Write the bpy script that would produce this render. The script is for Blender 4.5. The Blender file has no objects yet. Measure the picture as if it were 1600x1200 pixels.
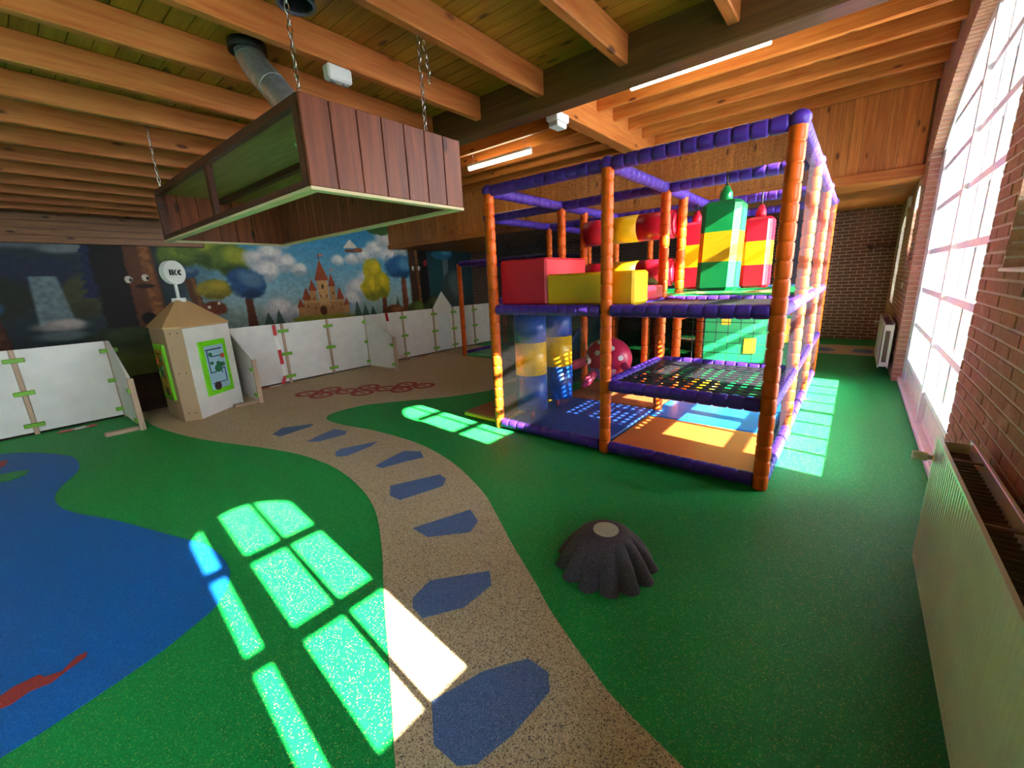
import bpy, math, random
import numpy as np
from mathutils import Vector, Matrix

random.seed(7)
SC = bpy.context.scene
COL = SC.collection

# ------------------------------------------------------------------ camera
cam_d = bpy.data.cameras.new('camera')
cam_d.sensor_width = 36.0
cam_d.lens = 36.0 * 647.67 / 1600.0
cam_d.clip_start = 0.02
cam = bpy.data.objects.new('camera', cam_d)
COL.objects.link(cam)
cam.matrix_world = Matrix(((0.77673, -0.11770, 0.61873, 0.0),
                           (0.62834, 0.21227, -0.74842, 0.0),
                           (-0.04326, 0.97010, 0.23883, 1.5),
                           (0, 0, 0, 1)))
SC.camera = cam

# ------------------------------------------------------------------ world, sun, exposure
SKY_STRENGTH = 11.0
SUN_STRENGTH = 25.0
TUBE_STRENGTH = 9.0
EXPOSURE = 1.92
world = bpy.data.worlds.new('sky')
SC.world = world
world.use_nodes = True
wn = world.node_tree
bg = wn.nodes['Background']
tcw = wn.nodes.new('ShaderNodeTexCoord')
sepw = wn.nodes.new('ShaderNodeSeparateXYZ')
rampw = wn.nodes.new('ShaderNodeValToRGB')
rampw.color_ramp.elements[0].position = 0.0
rampw.color_ramp.elements[0].color = (0.96, 0.96, 0.96, 1)
rampw.color_ramp.elements[1].position = 0.7
rampw.color_ramp.elements[1].color = (0.55, 0.72, 0.95, 1)
wn.links.new(tcw.outputs['Generated'], sepw.inputs[0])
wn.links.new(sepw.outputs['Z'], rampw.inputs[0])
wn.links.new(rampw.outputs[0], bg.inputs['Color'])
bg.inputs['Strength'].default_value = SKY_STRENGTH

sun_d = bpy.data.lights.new('sun', 'SUN')
sun_d.energy = SUN_STRENGTH
sun_d.angle = math.radians(0.6)
sun_d.color = (1.0, 0.93, 0.80)
sun = bpy.data.objects.new('sun', sun_d)
COL.objects.link(sun)
sun.location = (20, -2, 12)
sun.rotation_euler = Vector((-1.0, 0.088, -0.562)).to_track_quat('-Z', 'Y').to_euler()

SC.view_settings.view_transform = 'Standard'
SC.view_settings.look = 'None'
SC.view_settings.exposure = EXPOSURE
SC.view_settings.gamma = 1.0
SC.view_settings.use_curve_mapping = False
SC.cycles.use_denoising = True
SC.cycles.max_bounces = 10
SC.cycles.diffuse_bounces = 6
SC.cycles.transparent_max_bounces = 24
SC.cycles.sample_clamp_indirect = 6.0
SC.cycles.caustics_reflective = False
SC.cycles.caustics_refractive = False

# ------------------------------------------------------------------ helpers
def lin(c):
    return tuple((v / 12.92 if v <= 0.04045 else ((v + 0.055) / 1.055) ** 2.4) for v in c)

def rgb(r, g, b):
    return lin((r / 255.0, g / 255.0, b / 255.0))

class MB:
    """collects shapes into one mesh"""
    def __init__(self):
        self.v = []; self.f = []; self.s = []; self.m = []; self.cm = 0
    def add(self, vs, fs, smooth=False):
        o = len(self.v)
        self.v.extend([tuple(p) for p in vs])
        for f in fs:
            self.f.append(tuple(i + o for i in f)); self.s.append(smooth); self.m.append(self.cm)
        return self
    def box(self, x0, x1, y0, y1, z0, z1):
        vs = [(x0,y0,z0),(x1,y0,z0),(x1,y1,z0),(x0,y1,z0),(x0,y0,z1),(x1,y0,z1),(x1,y1,z1),(x0,y1,z1)]
        return self.add(vs, [(0,3,2,1),(4,5,6,7),(0,1,5,4),(1,2,6,5),(2,3,7,6),(3,0,4,7)])
    def bevbox(self, x0, x1, y0, y1, z0, z1, b=0.02):
        """box with chamfered edges"""
        n = 24
        vs = []
        for sx in (0, 1):
            for sy in (0, 1):
                for sz in (0, 1):
                    X = x1 if sx else x0; Y = y1 if sy else y0; Z = z1 if sz else z0
                    dx = -b if sx else b; dy = -b if sy else b; dz = -b if sz else b
                    vs += [(X, Y+dy, Z+dz), (X+dx, Y, Z+dz), (X+dx, Y+dy, Z)]
        def I(sx, sy, sz, k): return ((sx*2+sy)*2+sz)*3+k
        fs = []
        fs.append([I(0,0,0,0),I(0,0,1,0),I(0,1,1,0),I(0,1,0,0)])
        fs.append([I(1,0,0,0),I(1,1,0,0),I(1,1,1,0),I(1,0,1,0)])
        fs.append([I(0,0,0,1),I(1,0,0,1),I(1,0,1,1),I(0,0,1,1)])
        fs.append([I(0,1,0,1),I(0,1,1,1),I(1,1,1,1),I(1,1,0,1)])
        fs.append([I(0,0,0,2),I(0,1,0,2),I(1,1,0,2),I(1,0,0,2)])
        fs.append([I(0,0,1,2),I(1,0,1,2),I(1,1,1,2),I(0,1,1,2)])
        for a in (0, 1):
            for c in (0, 1):
                q = [I(0,a,c,1),I(1,a,c,1),I(1,a,c,2),I(0,a,c,2)]; fs.append(q if (a == c) else q[::-1])
                q = [I(a,0,c,0),I(a,0,c,2),I(a,1,c,2),I(a,1,c,0)]; fs.append(q if (a == c) else q[::-1])
                q = [I(a,c,0,0),I(a,c,1,0),I(a,c,1,1),I(a,c,0,1)]; fs.append(q if (a == c) else q[::-1])
                for k in (0, 1):
                    t = [I(a,c,k,0),I(a,c,k,1),I(a,c,k,2)]
                    fs.append(t if (a+c+k) % 2 else t[::-1])
        return self.add(vs, fs)
    def obox(self, c, u, v, w, hu, hv, hw):
        """oriented box: centre, three unit axes, half sizes"""
        c, u, v, w = Vector(c), Vector(u), Vector(v), Vector(w)
        vs = []
        for a, b, d in ((-1,-1,-1),(1,-1,-1),(1,1,-1),(-1,1,-1),(-1,-1,1),(1,-1,1),(1,1,1),(-1,1,1)):
            vs.append(c + u*hu*a + v*hv*b + w*hw*d)
        return self.add(vs, [(0,3,2,1),(4,5,6,7),(0,1,5,4),(1,2,6,5),(2,3,7,6),(3,0,4,7)])
    def prism(self, pts, z0, z1):
        """polygon in the xy plane (counter clockwise) extruded in z"""
        n = len(pts)
        area = sum(pts[i][0]*pts[(i+1)%n][1]-pts[(i+1)%n][0]*pts[i][1] for i in range(n))
        if area < 0: pts = pts[::-1]
        vs = [(p[0],p[1],z0) for p in pts] + [(p[0],p[1],z1) for p in pts]
        fs = [tuple(range(n-1,-1,-1)), tuple(range(n,2*n))]
        fs += [(i,(i+1)%n,(i+1)%n+n,i+n) for i in range(n)]
        return self.add(vs, fs)
    def prism_axis(self, pts, axis, a0, a1):
        """polygon in the plane across axis ('x': (y,z) points, 'y': (x,z) points) extruded along it"""
        n = len(pts)
        if axis == 'x':
            mk = lambda p, a: (a, p[0], p[1])
        else:
            mk = lambda p, a: (p[0], a, p[1])
        vs = [mk(p, a0) for p in pts] + [mk(p, a1) for p in pts]
        fs = [tuple(range(n-1,-1,-1)), tuple(range(n,2*n))]
        fs += [(i,(i+1)%n,(i+1)%n+n,i+n) for i in range(n)]
        return self.add(vs, fs)
    def tube(self, path, radii, n=12, cap=True, smooth=True):
        path = [Vector(p) for p in path]
        if not isinstance(radii, (list, tuple)): radii = [radii]*len(path)
        vs = []; prev = None
        for i, p in enumerate(path):
            a = path[max(i-1,0)]; b = path[min(i+1,len(path)-1)]
            d = (b-a)
            if d.length < 1e-9: d = Vector((0,0,1))
            d.normalize()
            if prev is None:
                h = Vector((0,0,1)) if abs(d.z) < 0.9 else Vector((1,0,0))
                u = d.cross(h).normalized()
            else:
                u = (prev - d*prev.dot(d)).normalized()
            prev = u; w = d.cross(u)
            for k in range(n):
                t = 2*math.pi*k/n
                vs.append(p + (u*math.cos(t)+w*math.sin(t))*radii[i])
        fs = []
        for i in range(len(path)-1):
            for k in range(n):
                fs.append((i*n+k, i*n+(k+1)%n, (i+1)*n+(k+1)%n, (i+1)*n+k))
        self.add(vs, fs, smooth)
        if cap:
            o = len(self.v)-len(vs)
            self.f.append(tuple(o+k for k in range(n-1,-1,-1))); self.s.append(False); self.m.append(self.cm)
            self.f.append(tuple(o+(len(path)-1)*n+k for k in range(n))); self.s.append(False); self.m.append(self.cm)
        return self
    def torus_link(self, c, up, side, L, W, r):
        c, up, side = Vector(c), Vector(up), Vector(side)
        path = []
        for k in range(10):
            t = 2*math.pi*k/10
            path.append(c + up*(L*math.sin(t)) + side*(W*math.cos(t)))
        nn = up.cross(side)
        vs = []; m = 5
        for k, p in enumerate(path):
            d = (p-c).normalized()
            for j in range(m):
                t = 2*math.pi*j/m
                vs.append(p + (d*math.cos(t)+nn*math.sin(t))*r)
        fs = [(k*m+j, k*m+(j+1)%m, ((k+1)%10)*m+(j+1)%m, ((k+1)%10)*m+j) for k in range(10) for j in range(m)]
        return self.add(vs, fs, True)
    def sphere(self, c, rx, ry, rz, nu=20, nv=12, z_lo=-1.0):
        vs = []; fs = []
        for j in range(nv+1):
            ph = math.pi*j/nv
            for i in range(nu):
                t = 2*math.pi*i/nu
                z = max(math.cos(ph), z_lo)
                vs.append((c[0]+rx*math.sin(ph)*math.cos(t), c[1]+ry*math.sin(ph)*math.sin(t), c[2]+rz*z))
        for j in range(nv):
            for i in range(nu):
                fs.append((j*nu+i, (j+1)*nu+i, (j+1)*nu+(i+1)%nu, j*nu+(i+1)%nu))
        return self.add(vs, fs, True)
    def mesh(self, name):
        me = bpy.data.meshes.new(name)
        me.from_pydata(self.v, [], self.f)
        me.polygons.foreach_set('use_smooth', self.s)
        me.polygons.foreach_set('material_index', self.m)
        me.update()
        return me

def link(name, me, parent=None, m=None, loc=None):
    o = bpy.data.objects.new(name, me)
    COL.objects.link(o)
    if m is not None:
        ms = m if isinstance(m, (list, tuple)) else [m]
        if len(me.materials) == 0:
            for x in ms: me.materials.append(x)
    if parent is not None: o.parent = parent
    if loc is not None: o.location = loc
    return o

def obj(name, mb, m, parent=None):
    return link(name, mb.mesh(name), parent, m)

def tag(o, label, cat, group=None, kind=None):
    o['label'] = label; o['category'] = cat
    if group: o['group'] = group
    if kind: o['kind'] = kind
    return o

def thing(name, loc, label, cat, group=None, kind=None):
    """an Empty at the base; parts are given in world coordinates and keep them"""
    o = bpy.data.objects.new(name, None)
    COL.objects.link(o)
    o.empty_display_size = 0.1
    o.location = loc
    tag(o, label, cat, group, kind)
    return o

def part(name, mb, m, parent):
    """child built in world coordinates of a thing whose Empty stands somewhere else"""
    root = parent
    off = Vector((0, 0, 0))
    p = parent
    while p is not None:
        off += Vector(p.location); p = p.parent
    me = mb.mesh(name)
    me.transform(Matrix.Translation(-off))
    return link(name, me, parent, m)

# ------------------------------------------------------------------ materials
MATS = {}
def nodes_of(name):
    m = bpy.data.materials.new(name)
    m.use_nodes = True
    nt = m.node_tree
    return m, nt, nt.nodes['Principled BSDF']

def plain(name, c, rough=0.5, spec=0.5, metal=0.0, var=0.06, scale=6.0, bump=0.0, bscale=60.0):
    """plain colour with a faint procedural variation"""
    if name in MATS: return MATS[name]
    m, nt, b = nodes_of(name)
    geo = nt.nodes.new('ShaderNodeNewGeometry')
    nz = nt.nodes.new('ShaderNodeTexNoise'); nz.inputs['Scale'].default_value = scale
    nz.inputs['Detail'].default_value = 3.0
    nt.links.new(geo.outputs['Position'], nz.inputs['Vector'])
    r = nt.nodes.new('ShaderNodeValToRGB')
    r.color_ramp.elements[0].position = 0.3; r.color_ramp.elements[1].position = 0.7
    r.color_ramp.elements[0].color = tuple(v*(1-var) for v in c) + (1,)
    r.color_ramp.elements[1].color = tuple(min(1, v*(1+var)) for v in c) + (1,)
    nt.links.new(nz.outputs['Fac'], r.inputs[0])
    nt.links.new(r.outputs[0], b.inputs['Base Color'])
    b.inputs['Roughness'].default_value = rough
    b.inputs['Metallic'].default_value = metal
    b.inputs['Specular IOR Level'].default_value = spec
    if bump > 0:
        n2 = nt.nodes.new('ShaderNodeTexNoise'); n2.inputs['Scale'].default_value = bscale
        nt.links.new(geo.outputs['Position'], n2.inputs['Vector'])
        bp = nt.nodes.new('ShaderNodeBump'); bp.inputs['Strength'].default_value = bump
        bp.inputs['Distance'].default_value = 0.01
        nt.links.new(n2.outputs['Fac'], bp.inputs['Height'])
        nt.links.new(bp.outputs[0], b.inputs['Normal'])
    MATS[name] = m
    return m

def granulate(name, stops, scale=300.0, rough=0.6, spec=0.4):
    """cast rubber granules: random colour for each grain"""
    if name in MATS: return MATS[name]
    m, nt, b = nodes_of(name)
    geo = nt.nodes.new('ShaderNodeNewGeometry')
    vo = nt.nodes.new('ShaderNodeTexVoronoi'); vo.inputs['Scale'].default_value = scale
    nt.links.new(geo.outputs['Position'], vo.inputs['Vector'])
    sp = nt.nodes.new('ShaderNodeSeparateColor')
    nt.links.new(vo.outputs['Color'], sp.inputs[0])
    r = nt.nodes.new('ShaderNodeValToRGB')
    cr = r.color_ramp; cr.interpolation = 'CONSTANT'
    while len(cr.elements) < len(stops): cr.elements.new(0.5)
    for e, (p, c) in zip(cr.elements, stops):
        e.position = p; e.color = tuple(c) + (1,)
    nt.links.new(sp.outputs[0], r.inputs[0])
    nt.links.new(r.outputs[0], b.inputs['Base Color'])
    bp = nt.nodes.new('ShaderNodeBump'); bp.inputs['Strength'].default_value = 0.35
    bp.inputs['Distance'].default_value = 0.004
    nt.links.new(vo.outputs['Distance'], bp.inputs['Height'])
    nt.links.new(bp.outputs[0], b.inputs['Normal'])
    b.inputs['Roughness'].default_value = rough
    b.inputs['Specular IOR Level'].default_value = spec
    MATS[name] = m
    return m

def wood(name, c_light, c_dark, axis='x', rough=0.45, knots=True, per_obj=0.12):
    """pine: grain stretched along an axis, dark knots, board to board variation"""
    if name in MATS: return MATS[name]
    m, nt, b = nodes_of(name)
    geo = nt.nodes.new('ShaderNodeNewGeometry')
    mp = nt.nodes.new('ShaderNodeMapping')
    s = {'x': (0.9, 14, 14), 'y': (14, 0.9, 14), 'z': (14, 14, 0.9)}[axis]
    mp.inputs['Scale'].default_value = s
    nt.links.new(geo.outputs['Position'], mp.inputs['Vector'])
    nz = nt.nodes.new('ShaderNodeTexNoise'); nz.inputs['Scale'].default_value = 2.2
    nz.inputs['Detail'].default_value = 5.0; nz.inputs['Distortion'].default_value = 0.6
    nt.links.new(mp.outputs[0], nz.inputs['Vector'])
    r = nt.nodes.new('ShaderNodeValToRGB')
    r.color_ramp.elements[0].position = 0.30; r.color_ramp.elements[0].color = tuple(c_dark) + (1,)
    r.color_ramp.elements[1].position = 0.68; r.color_ramp.elements[1].color = tuple(c_light) + (1,)
    nt.links.new(nz.outputs['Fac'], r.inputs[0])
    out = r.outputs[0]
    if knots:
        mp2 = nt.nodes.new('ShaderNodeMapping')
        s2 = {'x': (2.2, 6.0, 6.0), 'y': (6.0, 2.2, 6.0), 'z': (6.0, 6.0, 2.2)}[axis]
        mp2.inputs['Scale'].default_value = s2
        nt.links.new(geo.outputs['Position'], mp2.inputs['Vector'])
        vo = nt.nodes.new('ShaderNodeTexVoronoi'); vo.inputs['Scale'].default_value = 1.0
        nt.links.new(mp2.outputs[0], vo.inputs['Vector'])
        rk = nt.nodes.new('ShaderNodeValToRGB')
        rk.color_ramp.elements[0].position = 0.07; rk.color_ramp.elements[0].color = (0.22, 0.14, 0.10, 1)
        rk.color_ramp.elements[1].position = 0.15; rk.color_ramp.elements[1].color = (1, 1, 1, 1)
        nt.links.new(vo.outputs['Distance'], rk.inputs[0])
        mx = nt.nodes.new('ShaderNodeMix'); mx.data_type = 'RGBA'; mx.blend_type = 'MULTIPLY'
        mx.inputs['Factor'].default_value = 1.0
        nt.links.new(out, mx.inputs['A']); nt.links.new(rk.outputs[0], mx.inputs['B'])
        out = mx.outputs['Result']
    oi = nt.nodes.new('ShaderNodeObjectInfo')
    mr = nt.nodes.new('ShaderNodeMapRange')
    mr.inputs['To Min'].default_value = 1.0 - per_obj; mr.inputs['To Max'].default_value = 1.0 + per_obj
    nt.links.new(oi.outputs['Random'], mr.inputs['Value'])
    hs = nt.nodes.new('ShaderNodeHueSaturation')
    nt.links.new(mr.outputs[0], hs.inputs['Value'])
    nt.links.new(out, hs.inputs['Color'])
    nt.links.new(hs.outputs[0], b.inputs['Base Color'])
    b.inputs['Roughness'].default_value = rough
    b.inputs['Specular IOR Level'].default_value = 0.4
    MATS[name] = m
    return m

def brick_mat(name, cols, rough=0.85):
    if name in MATS: return MATS[name]
    m, nt, b = nodes_of(name)
    geo = nt.nodes.new('ShaderNodeNewGeometry')
    nz = nt.nodes.new('ShaderNodeTexNoise'); nz.inputs['Scale'].default_value = 7.0
    nz.inputs['Detail'].default_value = 4.0
    nt.links.new(geo.outputs['Position'], nz.inputs['Vector'])
    r = nt.nodes.new('ShaderNodeValToRGB')
    cr = r.color_ramp
    while len(cr.elements) < len(cols): cr.elements.new(0.5)
    for i, (e, c) in enumerate(zip(cr.elements, cols)):
        e.position = 0.3 + 0.4*i/(len(cols)-1); e.color = tuple(c) + (1,)
    nt.links.new(nz.outputs['Fac'], r.inputs[0])
    n2 = nt.nodes.new('ShaderNodeTexNoise'); n2.inputs['Scale'].default_value = 90.0
    nt.links.new(geo.outputs['Position'], n2.inputs['Vector'])
    mr = nt.nodes.new('ShaderNodeMapRange'); mr.inputs['To Min'].default_value = 0.7; mr.inputs['To Max'].default_value = 1.3
    nt.links.new(n2.outputs['Fac'], mr.inputs['Value'])
    hs = nt.nodes.new('ShaderNodeHueSaturation')
    nt.links.new(mr.outputs[0], hs.inputs['Value']); nt.links.new(r.outputs[0], hs.inputs['Color'])
    nt.links.new(hs.outputs[0], b.inputs['Base Color'])
    bp = nt.nodes.new('ShaderNodeBump'); bp.inputs['Strength'].default_value = 0.5; bp.inputs['Distance'].default_value = 0.006
    nt.links.new(n2.outputs['Fac'], bp.inputs['Height']); nt.links.new(bp.outputs[0], b.inputs['Normal'])
    b.inputs['Roughness'].default_value = rough
    b.inputs['Specular IOR Level'].default_value = 0.2
    MATS[name] = m
    return m

def net_mat(name, c, cover, scale=60.0, axes='xy'):
    """fine knotted net: thin cords, the rest see-through"""
    if name in MATS: return MATS[name]
    m = bpy.data.materials.new(name); m.use_nodes = True
    nt = m.node_tree; nt.nodes.clear()
    out = nt.nodes.new('ShaderNodeOutputMaterial')
    tr = nt.nodes.new('ShaderNodeBsdfTransparent')
    df = nt.nodes.new('ShaderNodeBsdfDiffuse'); df.inputs['Color'].default_value = tuple(c) + (1,)
    mix = nt.nodes.new('ShaderNodeMixShader')
    geo = nt.nodes.new('ShaderNodeNewGeometry')
    vo = nt.nodes.new('ShaderNodeTexNoise'); vo.inputs['Scale'].default_value = scale
    nt.links.new(geo.outputs['Position'], vo.inputs['Vector'])
    mr = nt.nodes.new('ShaderNodeMapRange')
    mr.inputs['From Min'].default_value = 0.35; mr.inputs['From Max'].default_value = 0.65
    mr.inputs['To Min'].default_value = max(0, cover-0.22); mr.inputs['To Max'].default_value = min(1, cover+0.22)
    nt.links.new(vo.outputs['Fac'], mr.inputs['Value'])
    nt.links.new(mr.outputs[0], mix.inputs[0])
    nt.links.new(tr.outputs[0], mix.inputs[1]); nt.links.new(df.outputs[0], mix.inputs[2])
    nt.links.new(mix.outputs[0], out.inputs[0])
    MATS[name] = m
    return m

def glass_mat(name, tint=(0.96, 0.98, 1.0)):
    if name in MATS: return MATS[name]
    m = bpy.data.materials.new(name); m.use_nodes = True
    nt = m.node_tree; nt.nodes.clear()
    out = nt.nodes.new('ShaderNodeOutputMaterial')
    tr = nt.nodes.new('ShaderNodeBsdfTransparent'); tr.inputs['Color'].default_value = tuple(tint) + (1,)
    gl = nt.nodes.new('ShaderNodeBsdfGlossy'); gl.inputs['Roughness'].default_value = 0.03
    lw = nt.nodes.new('ShaderNodeFresnel'); lw.inputs['IOR'].default_value = 1.35
    mix = nt.nodes.new('ShaderNodeMixShader')
    nt.links.new(lw.outputs[0], mix.inputs[0])
    nt.links.new(tr.outputs[0], mix.inputs[1]); nt.links.new(gl.outputs[0], mix.inputs[2])
    nt.links.new(mix.outputs[0], out.inputs[0])
    MATS[name] = m
    return m

def glow(name, c, strength):
    m = bpy.data.materials.new(name); m.use_nodes = True
    nt = m.node_tree; nt.nodes.clear()
    out = nt.nodes.new('ShaderNodeOutputMaterial')
    e = nt.nodes.new('ShaderNodeEmission'); e.inputs[0].default_value = tuple(c) + (1,); e.inputs[1].default_value = strength
    nt.links.new(e.outputs[0], out.inputs[0])
    return m

GREEN = granulate('rubber_green', [(0.0, rgb(0, 146, 62)), (0.45, rgb(0, 160, 72)), (0.82, rgb(4, 124, 52)), (0.95, rgb(140, 182, 80))])
BLUE = granulate('rubber_blue', [(0.0, rgb(0, 98, 176)), (0.5, rgb(0, 110, 190)), (0.82, rgb(0, 84, 156)), (0.96, rgb(70, 130, 190))])
BEIGE = granulate('rubber_beige', [(0.0, rgb(200, 172, 130)), (0.45, rgb(220, 196, 156)), (0.74, rgb(160, 134, 100)), (0.90, rgb(100, 88, 78))], scale=240)
SLATE = granulate('rubber_slate', [(0.0, rgb(84, 108, 150)), (0.5, rgb(100, 124, 166)), (0.8, rgb(66, 86, 128)), (0.95, rgb(140, 150, 170))])
REDRUB = granulate('rubber_red', [(0.0, rgb(168, 56, 50)), (0.6, rgb(150, 46, 44)), (0.9, rgb(190, 80, 66))])
BLACKRUB = granulate('rubber_charcoal', [(0.0, rgb(70, 58, 70)), (0.5, rgb(82, 70, 82)), (0.85, rgb(56, 46, 58)), (0.97, rgb(110, 100, 110))], scale=230)
CREAMRUB = granulate('rubber_cream', [(0.0, rgb(206, 204, 190)), (0.6, rgb(222, 220, 206)), (0.9, rgb(180, 178, 166))], scale=230)
DARKFLOOR = plain('dark_brown_floor', rgb(70, 46, 32), 0.7)

PINE_X = wood('pine_x', rgb(208, 130, 56), rgb(182, 94, 30), 'x')
PINE_Y = wood('pine_y', rgb(192, 118, 56), rgb(166, 86, 32), 'y')
PINE_Z = wood('pine_z', rgb(216, 140, 68), rgb(184, 104, 40), 'z')
PINE_DECK = wood('pine_deck', rgb(166, 120, 30), rgb(138, 90, 17), 'x', per_obj=0.16)
DARKBEAM = wood('dark_beam', rgb(112, 78, 42), rgb(86, 56, 30), 'x', knots=False)
BULKWOOD = wood('bulkhead_wood', rgb(148, 98, 48), rgb(116, 72, 32), 'y')
REDWOOD = wood('stained_boards', rgb(132, 66, 34), rgb(96, 44, 22), 'z', knots=True, rough=0.5)
DARKWOOD = wood('dark_stained', rgb(84, 44, 28), rgb(56, 28, 18), 'y', knots=False)
OLIVEPANEL = wood('olive_ply', rgb(160, 136, 74), rgb(130, 106, 54), 'x', knots=False)
CREAMEDGE = plain('cream_edge', rgb(206, 186, 142), 0.6)
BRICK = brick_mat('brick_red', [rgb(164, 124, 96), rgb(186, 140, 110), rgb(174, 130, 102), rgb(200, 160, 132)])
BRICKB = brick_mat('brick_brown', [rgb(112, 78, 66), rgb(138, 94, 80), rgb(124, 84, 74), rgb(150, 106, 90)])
MORTAR = plain('mortar', rgb(222, 208, 190), 0.95, 0.1, bump=0.3, bscale=140)
PLASTER = plain('plaster', rgb(206, 198, 180), 0.9, 0.1)
WHITEPAINT = plain('white_paint', rgb(232, 236, 232), 0.4)
SILLPAINT = plain('pale_green_paint', rgb(222, 226, 208), 0.45)
RADPAINT = plain('radiator_enamel', rgb(222, 218, 200), 0.3)
RADIN = plain('radiator_inner', rgb(128, 104, 84), 0.6)
GLASS = glass_mat('window_glass')
STEEL = plain('galvanised', rgb(186, 188, 192), 0.34, metal=0.75, scale=20, var=0.2)
CHROME = plain('chain_steel', rgb(210, 206, 200), 0.25, metal=1.0)
BLACK = plain('black_plastic', rgb(18, 18, 20), 0.5)
BOXWHITE = plain('box_white', rgb(224, 224, 214), 0.5)

ORANGE = plain('vinyl_orange', rgb(230, 96, 20), 0.4, 0.25, var=0.05)
PURPLE = plain('vinyl_purple', rgb(80, 46, 150), 0.4, 0.3, var=0.08)
VRED = plain('vinyl_red', rgb(206, 24, 48), 0.35)
VYELLOW = plain('vinyl_yellow', rgb(246, 188, 14), 0.35)
VGREEN = plain('vinyl_green', rgb(14, 150, 74), 0.35)
VBLUE = plain('vinyl_blue', rgb(16, 74, 166), 0.35)
VDARKBLUE = plain('vinyl_dark_blue', rgb(28, 66, 128), 0.4)
VMATBLUE = plain('mat_blue', rgb(40, 78, 160), 0.45)
VMATORANGE = plain('mat_orange', rgb(204, 104, 44), 0.45)
VMATBROWN = plain('mat_brown', rgb(170, 92, 48), 0.45)
VPINK = plain('vinyl_pink', rgb(226, 70, 110), 0.4)
VMINT = plain('mat_mint', rgb(96, 186, 130), 0.45)
STRAP = plain('black_strap', rgb(34, 32, 38), 0.6)
NETROOF = net_mat('roof_net', rgb(58, 46, 36), 0.46, 70)
NETSIDE = net_mat('side_net', rgb(34, 35, 42), 0.40, 120)
NETDARK = net_mat('dark_net', rgb(20, 20, 22), 0.80, 120)
NETFRONT = net_mat('front_net', rgb(120, 112, 112), 0.22, 160)
MELAMINE = plain('white_melamine', rgb(216, 212, 206), 0.45)
POSTWOOD = plain('fence_post_wood', rgb(176, 148, 122), 0.6)
CLIPGREEN = plain('clip_green', rgb(110, 170, 34), 0.4)
PLY = plain('plywood', rgb(196, 158, 108), 0.55, var=0.08, scale=3)
PLYSIDE = plain('plywood_side', rgb(168, 138, 104), 0.55, var=0.06, scale=3)
LIME = plain('lime_plastic', rgb(116, 208, 28), 0.35)
TAPE_RED = plain('tape_red', rgb(196, 30, 36), 0.4)
TAPE_WHITE = plain('tape_white', rgb(230, 226, 222), 0.4)

XW = 0.5       # inner face of the window wall
XM = -11.1     # mural wall
YB = 11.4      # brick back wall
YF = -3.6      # wall behind the photographer
Y_BEAM = 3.13  # first bay ends here
Y_PANEL = 7.9  # second bay ends here
Z1, Z2, Z3 = 3.10, 3.92, 2.62   # deck heights of the three bays

# ================================================================== FLOOR
floor = obj('floor', MB().box(XM-0.2, XW+0.3, YF-0.2, YB+0.2, -0.1, 0.0), GREEN)
tag(floor, 'green speckled rubber floor with inlaid path and pond', 'floor', kind='structure')

POND = [(-6.675,-0.273),(-6.427,-0.062),(-6.020,0.138),(-5.791,0.195),(-5.540,0.203),(-5.298,0.168),(-5.087,0.087),(-4.891,0.017),(-4.695,-0.011),(-4.477,0.002),(-4.227,0.068),(-3.876,0.212),(-3.537,0.326),(-3.210,0.434),(-2.942,0.519),(-2.723,0.539),(-2.539,0.522),(-2.424,0.480),(-2.360,0.439),(-2.280,0.374),(-2.232,0.283),(-2.169,0.139),(-2.128,-0.021),(-2.100,-0.157),(-2.086,-0.256),(-2.09,-0.50),(-2.3,-1.0),(-3.0,-1.5),(-4.2,-1.8),(-5.6,-1.7),(-6.5,-1.2),(-6.8,-0.7)]
PATH_R = [(-3.930,4.242),(-4.206,3.690),(-4.617,3.194),(-4.873,2.868),(-4.93,2.65),(-4.93,2.45),(-4.87,2.31),(-4.75,2.235),(-4.566,2.212),(-4.322,2.234),(-3.978,2.303),(-3.596,2.339),(-3.199,2.343),(-2.840,2.296),(-2.485,2.203),(-2.178,2.084),(-1.942,1.976),(-1.738,1.851),(-1.402,1.630),(-1.112,1.455),(-0.925,1.334),(-0.626,1.179),(-0.483,1.119),(-0.244,1.054),(0.1,0.95)]
PATH_L = [(-6.878,0.920),(-6.418,0.923),(-5.802,1.005),(-5.189,1.145),(-4.516,1.372),(-4.193,1.467),(-3.851,1.545),(-3.444,1.575),(-3.092,1.55),(-2.777,1.490),(-2.541,1.420),(-2.315,1.323),(-1.969,1.125),(-1.774,1.000),(-1.547,0.856),(-1.344,0.734),(-1.159,0.619),(-1.013,0.526),(-0.970,0.500),(-0.5,0.2),(-0.2,-0.4)]
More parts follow.
